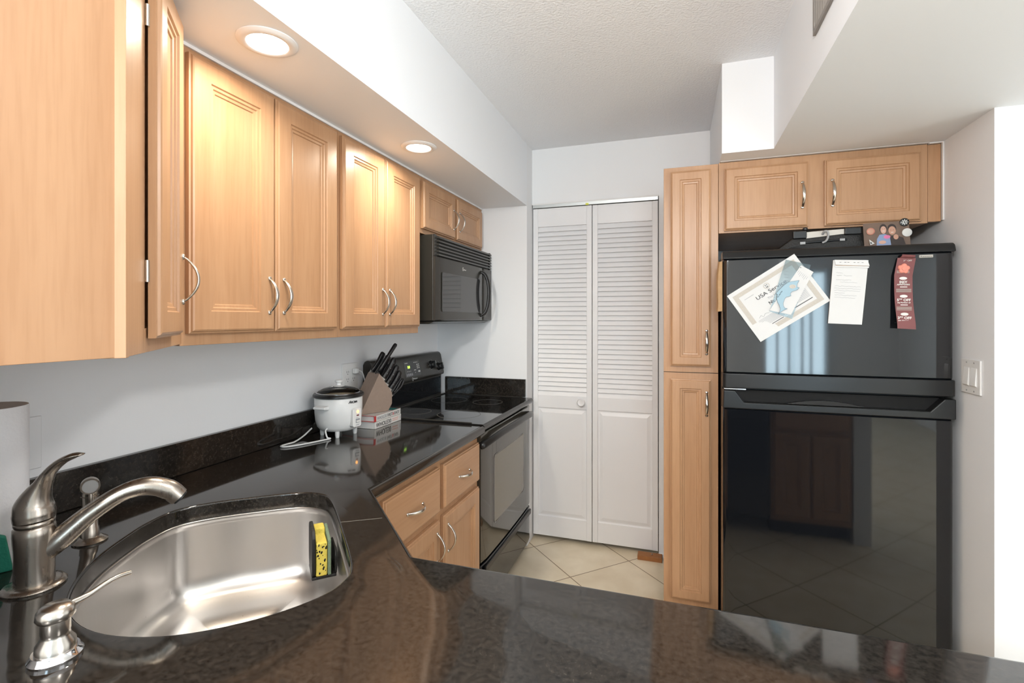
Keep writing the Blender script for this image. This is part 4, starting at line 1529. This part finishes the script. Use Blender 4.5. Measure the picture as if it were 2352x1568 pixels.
ell(0.066, 0.068, 0.0125, 0.020, 'hair', 0.0009)
ell(0.094, 0.068, 0.0145, 0.018, 'hair', 0.0009)
q.prism([(0.040, 0.0), (0.088, 0.0), (0.085, 0.038), (0.070, 0.048), (0.052, 0.046), (0.043, 0.030)], 'y', -0.0012, -0.0009, 'blue')
q.prism([(0.080, 0.0), (0.135, 0.0), (0.128, 0.030), (0.105, 0.040), (0.088, 0.038)], 'y', -0.0011, -0.0008, 'hair')
ell(0.066, 0.064, 0.0095, 0.015, 'skin', 0.0013)
ell(0.094, 0.060, 0.0120, 0.0165, 'skin2', 0.0013)
ell(0.076, 0.036, 0.011, 0.007, 'pink', 0.0016)
ell(0.060, 0.016, 0.012, 0.007, 'skin', 0.0016)
ell(0.105, 0.034, 0.008, 0.010, 'skin2', 0.0014)
for ex, ez in ((0.066, 0.060), (0.094, 0.053)):
    q.box((ex - 0.004, -0.0018, ez - 0.001), (ex + 0.004, -0.0013, ez + 0.0008), 'coverw')
    for d2 in (-0.0042, 0.0042):
        q.box((ex + d2 - 0.0012, -0.0018, ez + 0.0085), (ex + d2 + 0.0012, -0.0013, ez + 0.0098), 'hair')
q.build('picture', ph)
PM = dict(y=2.2675)


def disc_magnet(label, x, z, r_, m, detail=None):
    o = flat('round_magnet', label, 'magnet', x, z, 0, 2.2700 + (z - 1.6565) * 0.105 - 0.0025)
    q = MB()
    q.lathe([(0.0005, 0), (r_, 0), (r_, 0.003), (r_ * 0.85, 0.0045), (0.0005, 0.0045)], (0, 0, 0), 28, m, 'y')
    q.build('disc', o, smooth=True, ang=50)
    if detail == 'star':
        q = MB()
        for k in range(4):
            q.T = Matrix.Rotation(k * PI / 4, 4, 'Y')
            q.box((-0.0014, -0.0052, -r_ * 0.72), (0.0014, -0.0044, r_ * 0.72), 'markw')
        q.build('asterisk', o)
    if detail == 'rim':
        q = MB()
        q.lathe([(r_ * 0.80, 0.0046), (r_ * 0.86, 0.0046), (r_ * 0.86, 0.0050), (r_ * 0.80, 0.0050), (r_ * 0.80, 0.0046)], (0, 0, 0), 24, 'red', 'y', False)
        q.build('rim', o)


disc_magnet('black round magnet with a white asterisk on the corner of the photo', 0.826, 1.748, 0.0155, 'satin', 'star')
disc_magnet('plain pale grey round magnet on the right side of the photo', 0.833, 1.708, 0.0160, 'markw')
disc_magnet('dull pink round magnet on the left side of the photo', 0.715, 1.718, 0.0140, 'skin2', 'rim')
tm = flat('triangle_magnet', 'small white triangular magnet at the photo\'s bottom left', 'magnet', 0.708, 1.674, 0, 2.2665)
q = MB()
q.prism([(0, 0.012), (0.004, -0.010), (0.018, -0.004)], 'y', -0.003, 0, 'markw')
q.build('triangle', tm)
q = MB()
q.prism([(0.003, 0.004), (0.005, -0.006), (0.011, -0.003)], 'y', -0.0034, -0.003, 'ink')
q.build('mark', tm)

# folded black case with silver band on top of the fridge
fc = thing('folded_case', 'black folded case with a silver band and grey hook lying on top of the fridge', 'case', (0.37, 2.30, 1.6405))
q = MB()
q.m = 'rubber'
rs = []
for x, h, d_ in ((0.0, 0.010, 0.02), (0.03, 0.030, 0.05), (0.08, 0.070, 0.07), (0.16, 0.098, 0.08), (0.24, 0.102, 0.08), (0.30, 0.090, 0.075), (0.325, 0.085, 0.06), (0.330, 0.062, 0.03)):
    rs.append([(x, 0.004, 0.0002), (x, -0.006, h * 0.5), (x, 0.0, h * 0.92), (x, 0.012, h), (x, d_, h * 0.85), (x, d_ + 0.01, 0.0002)])
q.rings([r[::-1] for r in rs], None)
q.build('case_body', fc, 0.003, recalc=True)
q = MB()
q.prism([(0.128, 0.064), (0.262, 0.076), (0.262, 0.096), (0.128, 0.090)], 'y', -0.0095, -0.004, 'silver')
q.build('silver_band', fc, 0.001)
q = MB()
q.m = 'knife'
q.box((0.080, -0.016, 0.064), (0.130, 0.0, 0.096))
q.box((0.262, -0.016, 0.072), (0.320, 0.0, 0.100))
q.lathe([(0.001, 0), (0.010, 0), (0.010, 0.012), (0.001, 0.013)], (0.128, 0.005, 0.098), 14)
q.build('end_clips', fc, 0.004)
q = MB()
q.tube(spline([(0.186, -0.010, 0.078), (0.190, -0.022, 0.088), (0.200, -0.024, 0.086), (0.203, -0.022, 0.068), (0.197, -0.016, 0.050), (0.185, -0.012, 0.044)], 6), 0.0042, 10, 'greyp')
q.build('hook', fc, smooth=True)
q = MB()
q.tube([(0.105, -0.012, 0.046), (0.270, -0.012, 0.054)], 0.004, 10, 'knife')
q.box((0.105, -0.018, 0.040), (0.124, -0.009, 0.050), 'greyp')
q.box((0.245, -0.018, 0.048), (0.262, -0.009, 0.057), 'greyp')
q.build('clip_bar', fc, smooth=False)

# tan paper hanging on the left side of the fridge
tb = thing('paper_pouch', 'crumpled tan paper pouch hanging on the left side of the fridge', 'pouch', (0.1782, 2.235, 1.615))
q = MB()
rs = []
rw = random.Random(9)
for k in range(13):
    t = k / 12
    z = -0.205 * t
    o1 = 0.004 + 0.003 * math.sin(5 * t) + 0.010 * t
    wv = rw.uniform(-0.002, 0.002)
    rs.append([(-0.0006, -0.024, z), (-o1 - 0.007, -0.030 + wv, z - 0.002), (-o1 - 0.012 - wv, -0.018, z), (-o1 - 0.006 + wv, 0.0, z), (-o1 - 0.010, 0.022 + wv, z), (-0.0006, 0.030, z)])
q.rings(rs, 'bag')
q.build('pouch', tb, recalc=True, smooth=True, ang=30)

# ------------------------------------------------------------------ rice cooker
rc = thing('rice_cooker', 'white rice cooker with glass lid and lit amber lamp on the counter', 'rice cooker', (-1.333, 1.727, CT))
q = MB()
q.lathe([(0.001, 0.022), (0.060, 0.022), (0.074, 0.027), (0.084, 0.040), (0.091, 0.065), (0.094, 0.095), (0.095, 0.155), (0.092, 0.158), (0.085, 0.158)], m='white', n=56)
q.build('body', rc, smooth=True, ang=50)
for k in range(4):
    a = R(-57 + 90 * k)
    q = MB()
    q.lathe([(0.001, 0), (0.0075, 0), (0.009, 0.010), (0.0095, 0.026), (0.001, 0.026)], (0.064 * math.cos(a), 0.064 * math.sin(a), 0), 14, 'white')
    q.build('foot', rc, smooth=True, ang=50)
q = MB()
q.lathe([(0.084, 0.1585), (0.098, 0.1585), (0.101, 0.161), (0.101, 0.168), (0.098, 0.172), (0.088, 0.173), (0.084, 0.170), (0.084, 0.1585)], m='satin', n=56, cap=False)
q.build('pot_rim', rc, smooth=True, ang=50)
q = MB()
q.lathe([(0.001, 0.163), (0.083, 0.161)], m='rice', n=40, cap=False)
tag(q.build('rice', rc), kind='stuff')
q = MB()
q.lathe([(0.0875, 0.1735), (0.080, 0.182), (0.060, 0.192), (0.035, 0.198), (0.010, 0.200)], m='clear', n=56, cap=False)
lid = q.build('lid', rc, smooth=True, ang=80)
q = MB()
q.lathe([(0.089, 0.1735), (0.0895, 0.176), (0.086, 0.177), (0.085, 0.1740)], m='chrome', n=56, cap=False)
q.lathe([(0.001, 0.199), (0.022, 0.1985), (0.023, 0.201), (0.0105, 0.204), (0.0095, 0.212), (0.015, 0.217), (0.0155, 0.222), (0.013, 0.225), (0.001, 0.226)], m='white', n=32)
q.build('lid_knob', lid, smooth=True, ang=50)
# side handle towards the camera's left
va = math.atan2(-1.727, 1.333)          # direction from the cooker to the camera
hang = va - R(38)


def at_ang(a, r_, z):
    return (r_ * math.cos(a), r_ * math.sin(a), z)


for a in (hang, hang + PI):
    q = MB(Matrix.Rotation(a, 4, 'Z'))
    q.prism([(0.093, 0.118), (0.120, 0.120), (0.121, 0.126), (0.118, 0.131), (0.093, 0.134)], 'y', -0.028, 0.028, 'white')
    q.build('side_handle', rc, 0.003)
pa = va + R(44)
PT = Matrix.Rotation(pa + PI / 2, 4, 'Z') @ Matrix.Translation((0, -0.092, 0))
q = MB(PT)
q.prism(rrect(-0.023, 0.040, 0.023, 0.117, 0.010), 'y', -0.011, 0.012, 'white')
pnl = q.build('switch_panel', rc, 0.003)
q = MB(PT)
q.lathe([(0.0005, 0.0110), (0.006, 0.0110), (0.0055, 0.013), (0.0005, 0.0135)], (0.002, 0, 0.102), 16, 'amber', 'y')
q.build('warm_lamp', pnl, smooth=True)
q = MB(PT)
q.box((-0.004, -0.0125, 0.085), (0.008, -0.0108, 0.0895), 'darkred')
q.build('cook_lamp', pnl)
q = MB(PT)
q.box((-0.009, -0.0118, 0.0575), (0.013, -0.0109, 0.0735), 'inkg')
q.box((-0.007, -0.0150, 0.060), (0.011, -0.0115, 0.067), 'white')
q.box((-0.007, -0.0118, 0.0765), (0.005, -0.0109, 0.0780), 'inkg')
q.box((-0.007, -0.0118, 0.0480), (0.011, -0.0109, 0.0500), 'inkg')
q.build('switch_lever', pnl)
q = MB()
la = va + R(36)
for i, chh in enumerate('AROMA'):
    a = la + (i - 2) * 0.085
    q.T = Matrix.Rotation(a + PI / 2, 4, 'Z') @ Matrix.Translation((0, -0.0956, 0))
    q.text(chh, 0.0125 if i else 0.016, (0, 0, 0.138), 'ink', align='CENTER', shear=0.2, offs=0.0004)
q.build('logo', rc)
q = MB()
q.T = Matrix()
p0 = Vector(at_ang(va - R(32), 0.078, 0.040))
q.tube(spline([p0, p0 + Vector((0.004, -0.018, -0.006)), p0 + Vector((0.015, -0.022, -0.030)), p0 + Vector((0.020, -0.010, -0.0365)), p0 + Vector((0.010, -0.045, -0.0365)), p0 + Vector((-0.020, -0.120, -0.0365)), p0 + Vector((-0.050, -0.165, -0.0365)), p0 + Vector((-0.075, -0.168, -0.0365)), p0 + Vector((-0.078, -0.140, -0.0365)), p0 + Vector((-0.074, -0.100, -0.0360)), p0 + Vector((-0.090, -0.035, -0.030)), p0 + Vector((-0.095, 0.020, -0.010))], 7), 0.0032, 10, 'white')
q.build('power_cord', rc, smooth=True)

# ------------------------------------------------------------------ cookbooks and knife block
BX, BY = -1.240, 1.847


def book(name, label, z, h, dy, dx, L, D, cover, spine):
    b_ = thing(name, label, 'book', (BX + dx, BY + dy, z), 90)
    q = MB()
    q.m = cover
    q.box((0, 0, 0), (L, D, 0.002))
    q.box((0, 0, h - 0.002), (L, D, h))
    q.build('cover', b_, 0.0004)
    q = MB()
    q.box((0, -0.0005, 0), (L, 0.003, h), 'coverw')
    if spine == 'red':
        q.box((-0.0003, -0.0009, 0.0005), (0.012, 0.003, h - 0.0005), 'red')
    q.build('spine', b_, 0.0006)
    q = MB()
    q.box((0.004, 0.003, 0.0022), (L - 0.004, D - 0.004, h - 0.0022), 'pages')
    q.build('page_block', b_)
    return b_


b1 = book('cookbook', 'lower white cookbook under the knife block, lying flat on the counter', CT + 0.0005, 0.029, 0.0, 0.0, 0.215, 0.175, 'coverw', 'w')
q = MB()
q.text('WHOLE30', 0.0255, (0.010, -0.0010, 0.0055), 'ink', width=0.118)
q.box((0.140, -0.0010, 0.0175), (0.190, -0.0004, 0.0195), 'salmon')
q.box((0.140, -0.0010, 0.0095), (0.186, -0.0004, 0.0115), 'salmon')
q.box((0.206, -0.0010, 0.007), (0.210, -0.0004, 0.022), 'inkg')
q.build('title', b1)
b2 = book('cookbook', 'upper cookbook with red end band, lying on the lower one beneath the knife block', CT + 0.0300, 0.026, 0.002, -0.002, 0.212, 0.172, 'red', 'red')
q = MB()
q.text('WHOLE30', 0.0200, (0.018, -0.0010, 0.0060), 'inkg', width=0.075)
q.text('FAST', 0.0200, (0.100, -0.0010, 0.0060), 'ink', width=0.040)
q.text('&', 0.0200, (0.142, -0.0010, 0.0060), 'red')
q.text('EASY', 0.0200, (0.156, -0.0010, 0.0060), 'ink', width=0.042)
q.build('title', b2)
q = MB()
q.box((0.002, 0.0035, 0.0261), (0.200, 0.17, 0.0264), 'coverw')
q.box((0.150, 0.0035, 0.0262), (0.205, 0.10, 0.02655), 'teal')
q.build('cover_print', b2)

KZ = CT + 0.0570
KR = R(-26)
KO = Vector((-1.341, 1.898, KZ))
kb = thing('knife_block', 'slanted walnut knife block full of black-handled knives, standing on the cookbooks', 'knife block', KO, -26)
KW = 0.050      # half width (x)
# side profile in (y, z)
KP = [(-0.034, 0.004), (-0.030, 0.0), (0.105, 0.0), (0.125, 0.033), (0.125, 0.083), (0.060, 0.176)]
q = MB()
q.prism(KP, 'x', -KW, KW, 'block')
q.build('block', kb, 0.003)
q = MB()
q.box((KW - 0.0002, -0.028, 0.010), (KW + 0.0003, -0.027, 0.012), 'dark')
# slot face runs from (0.055,.177) to (0.158,.075)
s0, s1 = Vector((0, 0.060, 0.176)), Vector((0, 0.125, 0.083))
sdir = (s1 - s0).normalized()
nrm = Vector((0, -sdir.z, sdir.y)) if (-sdir.z) > 0 else Vector((0, sdir.z, -sdir.y))
SL = (s1 - s0).length
hd_dir = Vector((0, 0.60, 0.80)).normalized()


def slot_pt(f, x):
    return s0 + sdir * (SL * f) + Vector((x, 0, 0))


knives = [  # (fraction along slot face, x, length, half-width, half-thickness, name, label)
    (0.06, -0.032, 0.112, 0.0125, 0.0090, 'kitchen_knife', 'long black-handled knife at the back of the knife block, nearest the wall'),
    (0.05, 0.022, 0.165, 0.0100, 0.0100, 'sharpening_steel', 'round-handled sharpening steel, the tallest handle in the knife block'),
    (0.22, -0.004, 0.112, 0.0140, 0.0095, 'kitchen_knife', 'large black-handled knife in the middle of the knife block, below the steel'),
    (0.34, -0.034, 0.104, 0.0110, 0.0080, 'kitchen_knife', 'slim black-handled knife on the wall side of the knife block, second row'),
    (0.36, 0.032, 0.115, 0.0140, 0.0095, 'kitchen_knife', 'thick black-handled knife on the room side of the knife block, second row'),
]
for i, x in enumerate((-0.035, -0.012, 0.011, 0.034)):
    knives.append((0.65, x, 0.106, 0.0120, 0.0085, 'steak_knife', ('black steak knife of the upper steak row, ' + ('nearest the wall', 'second from the wall', 'third from the wall', 'nearest the room')[i])))
for i, x in enumerate((-0.035, -0.012, 0.011, 0.034)):
    knives.append((0.91, x, 0.102, 0.0115, 0.0085, 'steak_knife', ('black steak knife of the lower steak row, ' + ('nearest the wall', 'second from the wall', 'third from the wall', 'nearest the room')[i])))
knives.append((1.16, 0.024, 0.108, 0.012, 0.006, 'kitchen_shears', 'black-handled kitchen shears hanging lowest at the front of the knife block'))
for (f, x, L, hw, ht, nm, lab) in knives:
    p = slot_pt(f, x)
    kt = thing(nm, lab, 'knife' if 'knife' in nm else nm.replace('kitchen_', '').replace('_', ' '), KO + Matrix.Rotation(KR, 3, 'Z') @ p, 0, 'knives in the knife block')
    # local z along the handle
    kt.rotation_euler = (-math.atan2(hd_dir.y, hd_dir.z), 0, KR)
    q = MB()
    if nm == 'sharpening_steel':
        q.lathe([(0.004, 0.012), (0.0075, 0.014), (0.0095, 0.03), (0.0085, 0.09), (0.0095, L - 0.008), (0.007, L), (0.001, L + 0.001)], m='knife', n=20)
        q.build('handle', kt, smooth=True, ang=60)
    elif nm == 'kitchen_shears':
        q.tube(spline([(0, -0.004, 0.004), (0, -0.010, 0.03), (0, -0.017, 0.06), (0, -0.012, 0.09), (0, -0.002, 0.085), (0, -0.004, 0.05), (0, -0.002, 0.015)], 6), 0.0052, 10, 'knife')
        q.tube(spline([(0.008, 0.004, 0.004), (0.008, 0.012, 0.03), (0.008, 0.018, 0.06), (0.008, 0.012, 0.088), (0.008, 0.002, 0.08), (0.008, 0.004, 0.045), (0.008, 0.002, 0.015)], 6), 0.0052, 10, 'knife')
        q.build('handle', kt, smooth=True, ang=60)
    else:
        rs = []
        for t, k, b_ in ((0.10, 0.78, 0), (0.14, 1.0, 0), (0.35, 0.88, 0.001), (0.6, 0.92, 0.001), (0.85, 1.05, -0.001), (0.96, 1.02, -0.002), (1.0, 0.75, -0.002)):
            z = L * t
            rs.append([(ht * math.cos(R(a)) * (1 if k > 0.76 else 0.8), b_ + hw * k * (abs(math.sin(R(a))) ** 0.6) * (1 if math.sin(R(a)) > 0 else -1), z) for a in range(0, 360, 24)])
        q.rings(rs, 'knife')
        q.build('handle', kt, smooth=True, ang=60)
        q = MB()
        for tz in (0.3, 0.55, 0.8):
            q.lathe([(0.0001, ht - 0.0006), (0.0018, ht - 0.0006), (0.0018, ht + 0.0001), (0.0001, ht + 0.0001)], (0, 0, L * tz), 8, 'chrome', 'x')
        q.lathe([(0.0001, 0), (0.004, 0), (0.003, 0.0006), (0.0001, 0.0006)], (0, -0.002, L), 8, 'chrome')
        q.build('rivets', kt)
    q = MB()
    q.box((-0.0016, -hw * 0.8, -0.004), (0.0016, hw * 0.8, L * 0.14), 'steel' if nm != 'sharpening_steel' else 'knife')
    q.build('blade', kt)

# ------------------------------------------------------------------ ceiling fan of the living room (seen in the fridge door)
fn = thing('ceiling_fan', 'brown ceiling fan with a white light in the living room', 'ceiling fan', (1.15, -2.6, CEIL))
q = MB()
q.lathe([(0.001, -0.0003), (0.06, -0.0003), (0.05, -0.04), (0.015, -0.05), (0.015, -0.14), (0.09, -0.15), (0.10, -0.22), (0.06, -0.25), (0.001, -0.25)], m='brownwood', n=28)
q.build('motor', fn, smooth=True, ang=50)
q = MB()
q.lathe([(0.07, -0.2505), (0.09, -0.28), (0.07, -0.33), (0.001, -0.345)], m='white', n=28)
q.build('lamp_globe', fn, smooth=True)
for k in range(5):
    q = MB(Matrix.Rotation(R(20 + 72 * k), 4, 'Z'))
    q.prism([(0.09, -0.04), (0.60, -0.07), (0.62, 0.0), (0.60, 0.07), (0.09, 0.04)], 'z', -0.200, -0.192, 'brownwood')
    q.build('blade', fn, 0.002)
